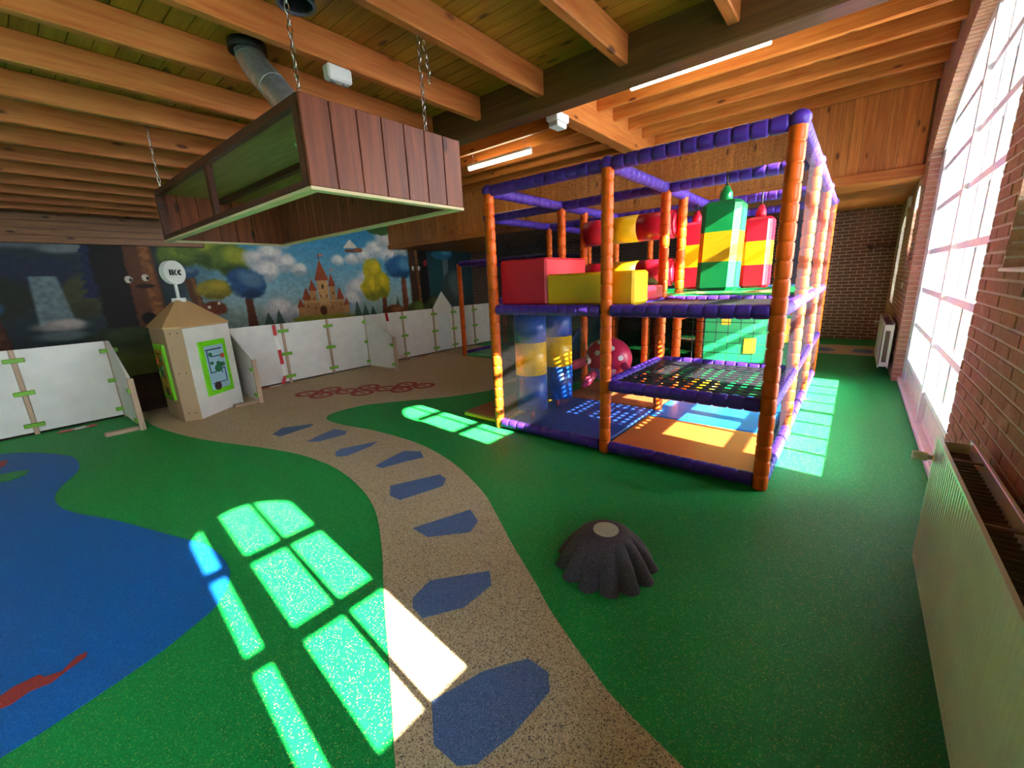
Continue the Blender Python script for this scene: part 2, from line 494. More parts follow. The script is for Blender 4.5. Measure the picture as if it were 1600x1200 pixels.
STONES = [[(-4.754,1.624),(-4.887,1.780),(-4.705,2.060),(-4.641,1.984),(-4.609,1.638)],
[(-4.186,1.727),(-4.241,1.840),(-4.314,2.092),(-4.127,2.138),(-4.044,2.076),(-4.082,1.815)],
[(-3.666,1.756),(-3.699,1.826),(-3.563,2.149),(-3.506,2.047),(-3.483,1.769),(-3.557,1.703)],
[(-3.059,1.790),(-3.099,1.955),(-3.122,2.147),(-2.980,2.222),(-2.849,2.153),(-2.917,1.994),(-2.972,1.802)],
[(-2.633,1.648),(-2.461,2.001),(-2.357,1.976),(-2.289,1.882),(-2.388,1.558),(-2.507,1.554)],
[(-2.020,1.386),(-1.872,1.758),(-1.731,1.686),(-1.687,1.570),(-1.866,1.378)],
[(-1.528,1.003),(-1.553,1.135),(-1.349,1.374),(-1.270,1.300),(-1.276,1.110),(-1.386,0.948),(-1.477,0.963)],
[(-1.044,0.714),(-0.974,0.919),(-0.866,1.071),(-0.764,1.069),(-0.716,1.007),(-0.732,0.802),(-0.768,0.666),(-0.813,0.624),(-0.923,0.620)]]
RINGS = [(-6.230,2.698),(-5.930,2.768),(-6.144,3.017),(-5.814,3.096),(-5.498,3.171),(-5.745,3.434),(-5.409,3.510),(-5.125,3.595),(-5.332,3.840),(-5.017,3.934)]
FISH = [(-2.45,-0.40),(-2.430,-0.307),(-2.451,-0.274),(-2.447,-0.201),(-2.411,-0.188),(-2.391,-0.140),(-2.443,-0.092),(-2.441,-0.059),(-2.408,-0.066),(-2.383,-0.117),(-2.350,-0.171),(-2.367,-0.234),(-2.344,-0.281),(-2.38,-0.40)]
LEAF = [(-5.85,-0.36),(-5.825,-0.185),(-5.753,-0.105),(-5.609,-0.133),(-5.552,-0.228),(-5.65,-0.36)]
RED2 = [(-6.36,-0.36),(-6.341,-0.223),(-6.138,-0.246),(-6.02,-0.36)]

def smooth_closed(pts, k=4):
    out = []; n = len(pts)
    for i in range(n):
        p0, p1, p2, p3 = (Vector(pts[(i+j-1) % n]) for j in range(4))
        for s in range(k):
            t = s/k
            out.append(tuple(0.5*((2*p1)+(-p0+p2)*t+(2*p0-5*p1+4*p2-p3)*t*t+(-p0+3*p1-3*p2+p3)*t**3)))
    return out

def smooth_open(pts, k=4):
    out = []; n = len(pts)
    for i in range(n-1):
        p0, p1, p2, p3 = (Vector(pts[min(max(i+j-1, 0), n-1)]) for j in range(4))
        for s in range(k):
            t = s/k
            out.append(tuple(0.5*((2*p1)+(-p0+p2)*t+(2*p0-5*p1+4*p2-p3)*t*t+(-p0+3*p1-3*p2+p3)*t**3)))
    out.append(tuple(pts[-1]))
    return out

obj('floor_covering', MB().box(XM, -7.34, YF, YB, -0.01, 0.002), DARKFLOOR, floor)
obj('pond_inlay', MB().prism(smooth_closed(POND), -0.02, 0.002), BLUE, floor)
path_poly = smooth_open(PATH_L) + [(0.05, 0.3)] + smooth_open(PATH_R)[::-1] + [(-3.93, 7.4), (-7.34, 7.4), (-7.34, 0.93)]
obj('path_inlay', MB().prism(path_poly, -0.02, 0.003), BEIGE, floor)
obj('path_inlay', MB().box(-4.0, XW, 9.30, 10.45, -0.02, 0.003), BEIGE, floor)
for s in STONES:
    obj('stepping_stone_inlay', MB().prism(s, -0.02, 0.005), SLATE, floor)
for sx in (-1.2, -0.34, 0.26):
    obj('stepping_stone_inlay', MB().prism([(sx-0.2, 9.6), (sx+0.05, 9.55), (sx+0.18, 9.75), (sx+0.02, 10.0), (sx-0.16, 9.95)], -0.02, 0.005), SLATE, floor)
def ring_mb(c, r0, r1, z0, z1, n=28):
    mb = MB(); vs = []
    for k in range(n):
        t = 2*math.pi*k/n
        for r, z in ((r0, z0), (r1, z0), (r1, z1), (r0, z1)):
            vs.append((c[0]+r*math.cos(t), c[1]+r*math.sin(t), z))
    fs = []
    for k in range(n):
        a = k*4; b = ((k+1) % n)*4
        for j in range(4):
            fs.append((a+j, b+j, b+(j+1) % 4, a+(j+1) % 4))
    return mb.add(vs, fs)
for i, c in enumerate(RINGS):
    r = obj('hopscotch_ring', ring_mb(c, 0.105, 0.17, -0.01, 0.006), REDRUB, floor)
    dig = MB()
    dig.box(c[0]-0.055, c[0]+0.055, c[1]-0.016, c[1]+0.016, -0.01, 0.006)
    if i % 2: dig.box(c[0]-0.05, c[0]-0.02, c[1]-0.05, c[1]+0.05, -0.01, 0.0065)
    obj('numeral', dig, REDRUB, r)
obj('fish_inlay', MB().prism(FISH, -0.02, 0.005), REDRUB, floor)
obj('fish_inlay', MB().prism(RED2, -0.02, 0.005), REDRUB, floor)
obj('leaf_inlay', MB().prism(LEAF, -0.02, 0.005), GREEN, floor)

# ================================================================== WALLS
class Opening:
    def __init__(s, y0, y1, z0, spring, apex):
        s.y0, s.y1, s.z0, s.spring, s.apex = y0, y1, z0, spring, apex
        s.c = (y0+y1)/2; d = (y1-y0)/2; h = apex-spring
        s.R = (d*d+h*h)/(2*h); s.zc = apex-s.R
    def top(s, y, grow=0.0):
        q = (s.R+grow)**2-(y-s.c)**2
        return s.zc+math.sqrt(max(q, 0.0))
    def chord(s, z, grow=0.0):
        """y interval that the opening takes at height z"""
        if z < s.z0: return None
        if z <= s.spring: return (s.y0, s.y1)
        q = (s.R+grow)**2-(z-s.zc)**2
        if q <= 0: return None
        d = math.sqrt(q)
        return (s.c-d, s.c+d)

W1 = Opening(3.30, 7.36, 0.0, 2.72, 3.46)
W2 = Opening(0.09, 0.80, 0.86, 2.10, 2.27)
W3 = Opening(2.40, 2.90, 1.45, 2.40, 2.80)
W_FILL = Opening(-2.7, -1.2, 0.86, 2.10, 2.50)  # added opening out of view, lets in extra sky light
W5 = Opening(8.00, 8.45, 1.45, 2.20, 2.52)
W6 = Opening(9.75, 10.55, 0.86, 2.10, 2.30)
OPEN = [W_FILL, W2, W3, W1, W5, W6]
X_OUT = 0.72
wall = MB()
edges = [YF, YB]
for w in OPEN:
    n = 28 if w is W1 else 12
    edges += [w.y0+(w.y1-w.y0)*i/n for i in range(n+1)]
edges = sorted(set(round(e, 4) for e in edges))
xi = XW+0.0028
for a, b in zip(edges[:-1], edges[1:]):
    mid = (a+b)/2
    w = next((o for o in OPEN if o.y0 < mid < o.y1), None)
    if w is None:
        wall.box(xi, X_OUT, a, b, 0, 4.1)
    else:
        if w.z0 > 0: wall.box(xi, X_OUT, a, b, 0, w.z0)
        ta, tb = w.top(a), w.top(b)
        vs = [(xi,a,ta),(X_OUT,a,ta),(X_OUT,b,tb),(xi,b,tb),(xi,a,4.1),(X_OUT,a,4.1),(X_OUT,b,4.1),(xi,b,4.1)]
        wall.add(vs, [(0,3,2,1),(4,5,6,7),(0,1,5,4),(1,2,6,5),(2,3,7,6),(3,0,4,7)])
wall_right = obj('wall_right', wall, MORTAR)
tag(wall_right, 'red brick wall with the tall arched window', 'wall', kind='structure')

UNIT = MB().box(-0.5, 0.5, -0.5, 0.5, -0.5, 0.5).mesh('brick')
UNIT.materials.append(BRICK)
UNITB = MB().box(-0.5, 0.5, -0.5, 0.5, -0.5, 0.5).mesh('brick')
UNITB.materials.append(BRICKB)
def place_unit(me, name, parent, c, s):
    o = bpy.data.objects.new(name, me); COL.objects.link(o)
    o.parent = parent; o.location = c; o.scale = s
    return o

def lay_courses(u0, u1, z0, z1, length, course, holes, joint=0.011):
    """bricks (u_start, u_end, z_low, z_high) in running bond, cut at holes"""
    out = []; k = 0; z = z0
    while z < z1-0.02:
        zt = min(z+course-joint, z1)
        zm = (z+zt)/2
        off = (length+joint)*0.5*(k % 2)
        u = u0-off
        while u < u1:
            segs = [(max(u, u0), min(u+length, u1))]
            for h in holes:
                c = h(zm)
                if c is None: continue
                nxt = []
                for a, b in segs:
                    if b <= c[0] or a >= c[1]: nxt.append((a, b))
                    else:
                        if a < c[0]: nxt.append((a, c[0]))
                        if b > c[1]: nxt.append((c[1], b))
                segs = nxt
            for a, b in segs:
                if b-a > 0.03: out.append((a, b, z, zt))
            u += length+joint
        z += course; k += 1
    return out

holes = [lambda z, o=o: o.chord(z, 0.20 if z > o.spring else 0.0) for o in OPEN]
bricks = lay_courses(YF, YB, 0.005, 4.0, 0.205, 0.0615, holes, 0.013)
def near_rank(b):
    y = (b[0]+b[1])/2; z = (b[2]+b[3])/2
    if not (1.75 < y < 3.32 and 0.62 < z < 2.5): return 1e9
    return math.hypot(y, z-1.5)
bricks.sort(key=near_rank)
rest = MB()
for i, (a, b, z, zt) in enumerate(bricks):
    jit = random.uniform(-0.0015, 0.0025)
    if i < 290 and near_rank((a, b, z, zt)) < 1e8:
        place_unit(UNIT, 'brick', wall_right, (XW+0.005-jit, (a+b)/2, (z+zt)/2), (0.012, b-a, zt-z))
    else:
        rest.box(XW-0.001-jit, XW+0.011, a, b, z, zt)
rb = obj('brick_field', rest, BRICK, wall_right); rb['kind'] = 'stuff'
# bricks of the far jamb and the soldier arch of the tall window
z = 0.005; k = 0
while z < W1.spring-0.03:
    d = 0.105 if k % 2 else 0.105
    place_unit(UNIT, 'jamb_brick', wall_right, (XW+0.05, W1.y1+0.0, z+0.025), (d, 0.02, 0.05))
    z += 0.0615; k += 1
a1 = math.asin((W1.y1-W1.c)/W1.R)
n = 68
for i in range(n):
    t = -a1+2*a1*(i+0.5)/n
    rad = W1.R+0.094
    o = place_unit(UNIT, 'arch_brick', wall_right, (XW+0.0505, W1.c+math.sin(t)*rad, W1.zc+math.cos(t)*rad), (0.108, 0.05, 0.20))
    o.rotation_euler = (-t, 0, 0)
for w_ in (W3, W5):
    z = w_.z0+0.005
    while z < w_.spring:
        place_unit(UNIT, 'jamb_brick', wall_right, (XW+0.047, w_.y1, z+0.025), (0.094, 0.012, 0.05)); z += 0.0615
# other walls
wall_back = obj('wall_back', MB().box(XM-0.2, XW+0.3, YB+0.004, YB+0.2, 0, 4.1), MORTAR)
tag(wall_back, 'dark brown brick wall at the far end behind the play frame', 'wall', kind='structure')
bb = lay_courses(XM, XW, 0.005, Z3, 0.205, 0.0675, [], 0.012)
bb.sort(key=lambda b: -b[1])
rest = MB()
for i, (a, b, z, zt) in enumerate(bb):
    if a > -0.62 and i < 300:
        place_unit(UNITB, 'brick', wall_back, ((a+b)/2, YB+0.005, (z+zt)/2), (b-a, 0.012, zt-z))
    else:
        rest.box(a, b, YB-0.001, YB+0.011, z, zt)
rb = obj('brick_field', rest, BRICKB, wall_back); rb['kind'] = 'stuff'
wall_left = obj('wall_left', MB().box(XM-0.2, XM, YF-0.2, YB+0.2, 0, 4.1), PLASTER)
tag(wall_left, 'long wall opposite the windows covered by a painted forest mural', 'wall', kind='structure')
wall_front = obj('wall_front', MB().box(XM-0.2, XW+0.3, YF-0.2, YF, 0, 4.1), PLASTER)
tag(wall_front, 'plain plastered wall behind the photographer', 'wall', kind='structure')

# ================================================================== CEILING
ceiling = obj('ceiling', MB().box(XM-0.2, XW+0.3, YF-0.2, Y_BEAM, Z1+0.018, Z1+0.1)
              .box(XM-0.2, XW+0.3, Y_BEAM, Y_PANEL+0.1, Z2, Z2+0.1)
              .box(XM-0.2, XW+0.3, Y_PANEL, YB+0.2, Z3+0.02, Z3+0.1), DARKBEAM)
tag(ceiling, 'pine board ceiling on exposed timber joists', 'ceiling', kind='structure')
bw = 0.118
board_me = MB().box(XM, XW, 0.003, bw-0.003, 0.0, 0.018).mesh('board'); board_me.materials.append(PINE_DECK)
y = YF; 
while y < Y_BEAM-0.02:
    o = bpy.data.objects.new('board', board_me); COL.objects.link(o); o.parent = ceiling; o.location = (0, y, Z1); y += bw
board3 = MB().box(XM, XW, 0.003, 0.147, 0.0, 0.02).mesh('board'); board3.materials.append(PINE_X)
y = Y_PANEL+0.02
while y < YB-0.05:
    o = bpy.data.objects.new('board', board3); COL.objects.link(o); o.parent = ceiling; o.location = (0, y, Z3); y += 0.15
JX = [-0.07,-0.75,-1.44,-2.14,-2.82,-3.46,-4.14,-4.82,-5.48,-6.15,-6.83,-7.5,-8.18,-8.85,-9.52,-10.2]
jm = MB().bevbox(-0.035, 0.035, YF, Y_BEAM, 2.92, Z1, 0.008).mesh('joist'); jm.materials.append(PINE_Y)
for x in JX:
    o = bpy.data.objects.new('joist', jm); COL.objects.link(o); o.parent = ceiling; o.location = (x, 0, 0)
obj('main_beam', MB().bevbox(XM, XW, Y_BEAM-0.03, Y_BEAM+0.14, 2.83, Z2, 0.01), DARKBEAM, ceiling)
obj('cross_beam', MB().bevbox(-3.20, -3.00, Y_BEAM+0.14, Y_PANEL, 3.44, Z2, 0.01), PINE_Y, ceiling)
jr = MB().bevbox(-3.0, XW, 0, 0.07, 3.68, Z2, 0.006).mesh('joist'); jr.materials.append(PINE_X)
jl = MB().bevbox(XM, -3.2, 0, 0.07, 3.66, Z2, 0.006).mesh('joist'); jl.materials.append(PINE_X)
for y in (3.76, 4.25, 4.74, 5.22, 5.68, 6.16, 6.68, 7.21, 7.78):
    for me in (jr, jl):
        o = bpy.data.objects.new('joist', me); COL.objects.link(o); o.parent = ceiling; o.location = (0, y, 0)
# vertical boarding where the ceiling drops
trim1 = obj('trim_1', MB().box(XM, XW, Y_PANEL+0.012, Y_PANEL+0.06, Z3, Z2), DARKBEAM)
tag(trim1, 'vertical pine boarding above the low far bay', 'wall panelling', kind='structure')
vb = MB().box(0.002, 0.128, 0, 0.014, Z3+0.1, Z2).mesh('board'); vb.materials.append(PINE_Z)
x = XM
while x < XW-0.05:
    o = bpy.data.objects.new('board', vb); COL.objects.link(o); o.parent = trim1; o.location = (x, Y_PANEL, 0); x += 0.13
obj('bottom_rail', MB().bevbox(XM, XW, Y_PANEL-0.05, Y_PANEL+0.06, Z3-0.02, Z3+0.11, 0.006), PINE_X, trim1)
# low boarded bulkhead along the mural in the first bay
trim2 = obj('trim_2', MB().box(XM, XM+0.14, YF, Y_BEAM, 2.5, Z1), DARKBEAM)
tag(trim2, 'horizontal board bulkhead over the dark left part of the mural', 'wall panelling', kind='structure')
for i in range(5):
    obj('board', MB().bevbox(XM+0.14, XM+0.16, YF, Y_BEAM-0.03, 2.502+i*0.12, 2.617+i*0.12, 0.004), BULKWOOD, trim2)

# ================================================================== WINDOWS
def arch_bar(mb, w, r, hw, x0, x1, t0, t1, n=22):
    """curved frame member along the opening's arch"""
    vs = []
    for i in range(n+1):
        t = t0+(t1-t0)*i/n
        for rr, xx in ((r-hw, x0), (r+hw, x0), (r+hw, x1), (r-hw, x1)):
            vs.append((xx, w.c+math.sin(t)*rr, w.zc+math.cos(t)*rr))
    fs = []
    for i in range(n):
        for j in range(4):
            fs.append((i*4+j, i*4+(j+1) % 4, (i+1)*4+(j+1) % 4, (i+1)*4+j))
    mb.add(vs, fs)

def build_window(name, w, label, fr, ys, zs, z_glass, mull=None, xg=0.63, bar=0.017, side=None, rail=0.02):
    """frame, muntins, rails and single panes; fr = frame width, ys/zs = muntin and rail lines"""
    root = thing(name, (xg, w.c, w.z0), label, 'window', kind='structure')
    f = MB()
    s0, s1 = side or (fr, fr)
    f.box(xg-0.045, xg+0.045, w.y0, w.y0+s0, w.z0, w.spring+0.02)
    f.box(xg-0.045, xg+0.045, w.y1-s1, w.y1, w.z0, w.spring+0.02)
    a = math.asin(min(1, (w.y1-w.c)/w.R))
    arch_bar(f, w, w.R-fr/2, fr/2, xg-0.045, xg+0.045, -a, a)
    part('frame', f, WHITEPAINT, root)
    if z_glass-w.z0 > 0.005:
        part('bottom_rail', MB().box(xg-0.04, xg+0.04, w.y0+s0, w.y1-s1, z_glass-0.05, z_glass), WHITEPAINT, root)
    lo, hi = w.y0+s0, w.y1-s1
    for y in ys:
        b = bar
        part('muntin', MB().box(xg-0.025, xg+0.03, y-b, y+b, z_glass, w.top(y)-fr*0.6), WHITEPAINT, root)
    if mull:
        part('mullion', MB().box(xg-0.06, xg+0.05, mull[0], mull[1], w.z0, w.top((mull[0]+mull[1])/2)-fr*0.5), WHITEPAINT, root)
    for z in zs:
        c = w.chord(z)
        if c is None: continue
        part('rail', MB().box(xg-0.028, xg+0.03, max(lo, c[0]+fr*0.6), min(hi, c[1]-fr*0.6), z-rail, z+rail), WHITEPAINT, root)
    yy = sorted([lo, hi]+list(ys)+([sum(mull)/2] if mull else []))
    zz = [z_glass]+list(zs)+[w.apex]
    for a, b in zip(yy[:-1], yy[1:]):
        for za, zb in zip(zz[:-1], zz[1:]):
            tops = [(a+(b-a)*i/4, min(zb, w.top(a+(b-a)*i/4)-fr*0.4)) for i in range(5)]
            if min(t[1] for t in tops) < za+0.03: continue
            part('pane', MB().prism_axis([(a, za), (b, za)]+tops[::-1], 'x', xg, xg+0.004), GLASS, root)
    return root

ym = [5.25+0.425*k for k in (-3, -2, -1, 1, 2, 3)]
win1 = build_window('window_1', W1, 'tall arched white window reaching the floor beside the play frame', 0.10,
                    ym, [0.78, 1.20, 1.63, 2.10, 2.52, 2.95], 0.36, mull=(5.21, 5.30), xg=0.64, side=(0.235, 0.36), rail=0.028, bar=0.02)
for a, b in ((3.53, 5.21), (5.30, 7.0)):
    kp = part('kick_panel', MB().box(0.615, 0.655, a, b, 0.06, 0.33), SILLPAINT, win1)
    part('panel_moulding', MB().box(0.607, 0.62, a+0.06, b-0.06, 0.10, 0.115).box(0.607, 0.62, a+0.06, b-0.06, 0.275, 0.29)
         .box(0.607, 0.62, a+0.06, a+0.075, 0.115, 0.275).box(0.607, 0.62, b-0.075, b-0.06, 0.115, 0.275), SILLPAINT, kp)
part('threshold', MB().bevbox(0.555, 0.66, 3.32, 7.34, 0.0, 0.06, 0.012), SILLPAINT, win1)
win2 = build_window('window_2', W2, 'small arched window beside the near radiator', 0.05, [0.548], [1.344, 1.786], 0.92, mull=(0.217, 0.341), xg=0.62)
win3 = build_window('window_3', W3, 'narrow arched window high above the near radiator', 0.03, [2.68], [2.07, 2.46], 1.78, xg=0.62)
part('sill_board', MB().bevbox(0.485, 0.60, W3.y0+0.002, W3.y1-0.008, 1.451, 1.468, 0.004), WHITEPAINT, win3)
part('apron', MB().box(0.60, 0.66, W3.y0+0.03, W3.y1-0.03, 1.455, 1.74), WHITEPAINT, win3)
win_fill = build_window('window_fill', W_FILL, 'added fill-light arched window on the brick wall behind the photographer', 0.05, [-2.32, -1.57], [1.3, 1.7], 0.92, mull=(-2.0, -1.9), xg=0.62)  # unseen window, added only as fill light for the room

win5 = build_window('window_5', W5, 'narrow arched window past the tall one in the low far bay', 0.03, [8.22], [1.95, 2.2], 1.70, xg=0.62)
part('sill_board', MB().bevbox(0.485, 0.60, W5.y0+0.002, W5.y1-0.008, 1.451, 1.468, 0.004), WHITEPAINT, win5)
part('apron', MB().box(0.60, 0.66, W5.y0+0.03, W5.y1-0.03, 1.455, 1.66), WHITEPAINT, win5)
win6 = build_window('window_6', W6, 'small arched window near the far brick corner', 0.05, [9.95, 10.35], [1.344, 1.786], 0.92, mull=(10.1, 10.2), xg=0.62)

# outdoors
yard = obj('pavement', MB().box(X_OUT, 30, -25, 35, -0.25, -0.12), plain('paving', rgb(190, 188, 184), 0.9, scale=2))
tag(yard, 'pale pavement outside the windows', 'pavement', kind='structure')

# ================================================================== MURAL
def make_mural():
    y0, y1, z0, z1 = -3.5, 11.38, 0.0, 3.9
    st = 0.016
    ny = int((y1-y0)/st)+1; nz = int((z1-z0)/st)+1
    Y, Z = np.meshgrid(np.linspace(y0, y1, ny), np.linspace(z0, z1, nz), indexing='ij')
    rng = np.random.default_rng(3)
    def vnoise(scale, seed):
        r = np.random.default_rng(seed)
        g = r.random((int((y1-y0)*scale)+4, int((z1-z0)*scale)+4))
        u = (Y-y0)*scale; v = (Z-z0)*scale
        i = u.astype(int); j = v.astype(int); fu = u-i; fv = v-j
        fu = fu*fu*(3-2*fu); fv = fv*fv*(3-2*fv)
        return (g[i, j]*(1-fu)+g[i+1, j]*fu)*(1-fv)+(g[i, j+1]*(1-fu)+g[i+1, j+1]*fu)*fv
    N1 = vnoise(2.5, 1); N2 = vnoise(7, 2); N3 = vnoise(18, 4)
    NN = 0.5*N1+0.3*N2+0.2*N3
    C = np.zeros(Y.shape+(3,))
    def mixc(mask, col):
        col = np.array(col)/255.0
        C[:] = C*(1-mask[..., None])+col*mask[..., None]
    def sm(x, a, b):
        t = np.clip((x-a)/(b-a), 0, 1); return t*t*(3-2*t)
    def blob(cy, cz, ry, rz, col, soft=0.25, rough=0.35, light=None, dark=None):
        d = np.sqrt(((Y-cy)/ry)**2+((Z-cz)/rz)**2)+rough*(NN-0.5)*1.6
        m = 1-sm(d, 1-soft, 1+soft*0.3)
        mixc(m, col)
        if light is not None:
            d2 = np.sqrt(((Y-cy-ry*0.25)/(ry*0.7))**2+((Z-cz-rz*0.3)/(rz*0.65))**2)+0.9*(NN-0.5)
            mixc(m*(1-sm(d2, 0.3, 1.1))*0.85, light)
        if dark is not None:
            d2 = np.sqrt(((Y-cy+ry*0.1)/(ry*1.0))**2+((Z-cz+rz*0.75)/(rz*0.6))**2)+0.9*(NN-0.5)
            mixc(m*(1-sm(d2, 0.3, 1.1))*0.7, dark)
    def trunk(cy0, cy1, za, zb, wa, wb, col, light=None):
        t = np.clip((Z-za)/(zb-za), 0, 1); c = cy0+(cy1-cy0)*t; w = wa+(wb-wa)*t
        m = (1-sm(np.abs(Y-c)/w+0.15*(N3-0.5), 0.85, 1.0))*((Z > za) & (Z < zb))
        mixc(m, col)
        if light is not None:
            m2 = m*(1-sm(np.abs(Y-c-w*0.4)/(w*0.5), 0.4, 1.0))*(0.5+0.8*(N3-0.2))
            mixc(np.clip(m2, 0, 1), light)
    def tri(cy, za, zb, w, col, jag=0.0):
        t = (Z-za)/(zb-za)
        ww = w*(1-t)*(1+jag*(np.abs(((t*6) % 1)-0.5)-0.25))
        mixc((1-sm(np.abs(Y-cy)/np.maximum(ww, 1e-4), 0.9, 1.05))*((t > 0) & (t < 1)), col)
    def rect(a, b, za, zb, col):
        mixc(((Y > a) & (Y < b) & (Z > za) & (Z < zb)).astype(float), col)
    # sky
    t = sm(Z, 0.8, 3.2)
    C[:] = np.array((172, 206, 206))/255.*(1-t)[..., None]+np.array((58, 142, 188))/255.*t[..., None]
    # far haze forest at the horizon
    mixc((1-sm(Z+0.25*(NN-0.5), 0.9, 1.5))*0.8, (150, 170, 160))
    # dark forest left
    m = 1-sm(Y+0.5*(NN-0.5), 2.2, 3.6)
    mixc(m, (38, 52, 56))
    blob(0.3, 2.0, 1.0, 0.35, (34, 44, 66), dark=(26, 32, 50)); blob(1.05, 2.45, 0.5, 0.12, (112, 120, 122), 0.6)
    blob(0.4, 2.5, 0.5, 0.1, (90, 98, 106), 0.6)
    blob(0.1, 1.6, 0.5, 0.4, (36, 44, 32)); blob(1.15, 1.6, 0.35, 0.45, (66, 72, 44), dark=(46, 48, 30))
    # waterfall
    t = np.clip((1.95-Z)/(0.75), 0, 1)
    lo = 0.46-0.03*t; hi = 0.86+0.08*t
    m = sm(Y, lo, lo+0.06)*(1-sm(Y, hi-0.06, hi))*((Z < 1.95) & (Z > 1.1))
    mixc(m*(0.75+0.2*N3), (120, 144, 148))
    blob(0.72, 1.08, 0.42, 0.13, (150, 146, 140), 0.5, light=(186, 176, 168)); blob(0.7, 0.9, 0.4, 0.12, (96, 112, 112), 0.5)
    blob(-0.1, 1.45, 0.25, 0.18, (34, 90, 140), 0.4)
    trunk(-0.3, -0.1, 0.0, 1.3, 0.5, 0.15, (70, 38, 26), (96, 58, 40))
    # big tree with a friendly trunk
    for k in range(6):
        tri(1.4, 1.55+0.16*k, 1.95+0.16*k, 0.34-0.02*k, (30, 40, 72), 0.3)
    trunk(1.72, 1.72, 0.0, 3.0, 0.46, 0.42, (22, 20, 18))
    trunk(2.02, 2.02, 0.9, 3.0, 0.27, 0.22, (96, 58, 34), (150, 96, 54))
    for cy, cz in ((1.79, 1.87), (2.05, 1.90)):
        blob(cy, cz, 0.062, 0.07, (226, 220, 206), 0.1, 0.0); blob(cy+0.03, cz-0.01, 0.026, 0.036, (26, 20, 18), 0.1, 0.0)
    blob(2.02, 1.74, 0.17, 0.05, (44, 28, 22), 0.3, 0.1)
    blob(1.96, 1.1, 0.13, 0.13, (24, 16, 14), 0.2, 0.1)
    # bushes
    for cy, cz, ry, rz in ((1.5, 0.72, 0.62, 0.3), (0.6, 0.55, 0.6, 0.25), (2.3, 0.6, 0.5, 0.35)):
        blob(cy, cz, ry, rz, (40, 54, 30), dark=(24, 32, 20), light=(62, 76, 40))
    blob(2.5, 0.4, 0.5, 0.25, (110, 40, 24), 0.5)
    # green tree
    trunk(2.9, 2.75, 0.7, 2.1, 0.14, 0.09, (92, 58, 34), (126, 84, 50))
    for cy, cz, ry, rz in ((2.7, 2.35, 0.45, 0.3), (3.2, 2.5, 0.6, 0.45), (3.65, 2.25, 0.42, 0.36)):
        blob(cy, cz, ry, rz, (92, 118, 44), light=(164, 170, 52), dark=(48, 70, 34))
    blob(2.75, 2.0, 0.26, 0.14, (52, 82, 118), light=(96, 128, 150))
    blob(3.2, 1.62, 0.42, 0.22, (150, 140, 44), light=(188, 166, 52), dark=(96, 88, 34))
    blob(3.1, 1.22, 0.26, 0.16, (112, 54, 30)); blob(3.22, 1.32, 0.03, 0.035, (230, 220, 200), 0.1, 0); blob(3.02, 1.25, 0.03, 0.035, (230, 220, 200), 0.1, 0)
    trunk(3.84, 3.84, 0.6, 1.4, 0.12, 0.08, (110, 64, 42))
    # clouds over the sky
    for cy, cz, r in ((4.15, 2.3, 0.3), (4.45, 2.42, 0.34), (4.8, 2.2, 0.28), (5.1, 2.05, 0.2), (4.3, 2.0, 0.35), (4.7, 2.75, 0.3),
                      (6.2, 2.27, 0.2), (6.6, 2.32, 0.24), (7.0, 2.42, 0.3), (7.4, 2.6, 0.4), (7.8, 2.9, 0.45), (7.9, 2.45, 0.4), (8.3, 2.7, 0.5),
                      (7.0, 1.75, 0.35), (6.7, 1.5, 0.4), (7.25, 1.9, 0.3), (6.4, 1.2, 0.35), (4.5, 1.05, 0.45), (4.9, 1.0, 0.3)):
        blob(cy, cz, r, r*0.75, (206, 208, 208), 0.45, 0.5, light=(240, 238, 232), dark=(150, 172, 184))
    blob(3.85, 1.72, 0.42, 0.36, (52, 92, 140), light=(98, 140, 164), dark=(34, 56, 84))
    # small flying ship
    tri(6.62, 2.60, 2.84, 0.24, (226, 220, 204)); rect(6.45, 6.9, 2.5, 2.57, (128, 76, 48)); blob(6.85, 2.56, 0.14, 0.07, (150, 92, 60), 0.1, 0)
    # little firs and pale trees low down
    for cy, za, zb, w in ((4.2, 0.6, 1.05, 0.18), (4.45, 0.6, 1.1, 0.16), (6.6, 0.6, 1.2, 0.16), (6.85, 0.6, 1.1, 0.16), (7.1, 0.6, 1.0, 0.16), (8.0, 0.6, 1.25, 0.14)):
        tri(cy, za, zb, w, (78, 108, 92), 0.4)
    # castle of towers and pointed roofs
    blob(5.6, 0.72, 0.85, 0.22, (150, 150, 52), 0.3, light=(176, 168, 66))
    st1, st2, rf = (206, 150, 92), (228, 178, 116), (176, 84, 52)
    rect(5.15, 6.15, 0.86, 1.2, st1)
    for cy, w, za, zb, zr in ((5.2, 0.10, 0.9, 1.28, 1.6), (5.38, 0.09, 1.1, 1.5, 1.8), (5.66, 0.15, 1.1, 1.75, 2.3), (5.92, 0.08, 1.2, 1.6, 1.95), (6.12, 0.09, 0.9, 1.25, 1.6), (5.02, 0.08, 0.86, 1.1, 1.32), (6.28, 0.07, 0.86, 1.08, 1.28)):
        rect(cy-w, cy+w, za, zb, st2 if w > 0.1 else st1); tri(cy, zb, zr, w*1.35, rf)
    for cy, cz in ((5.2, 1.1), (5.38, 1.3), (5.92, 1.42), (6.12, 1.1), (5.40, 1.05), (5.85, 1.05), (5.58, 1.35), (5.74, 1.35)):
        blob(cy, cz, 0.022, 0.045, (132, 84, 52), 0.1, 0)
    for k in range(13):
        rect(5.15+k*0.08, 5.19+k*0.08, 1.2, 1.235, st2)
    mixc(((Y > 5.15) & (Y < 6.15) & (Z > 0.86) & (Z < 1.2))*0.45*(N3 > 0.55), (168, 112, 66))
    blob(5.6, 0.98, 0.1, 0.13, (110, 62, 38), 0.1, 0); blob(5.66, 1.6, 0.04, 0.07, (120, 78, 48), 0.1, 0)
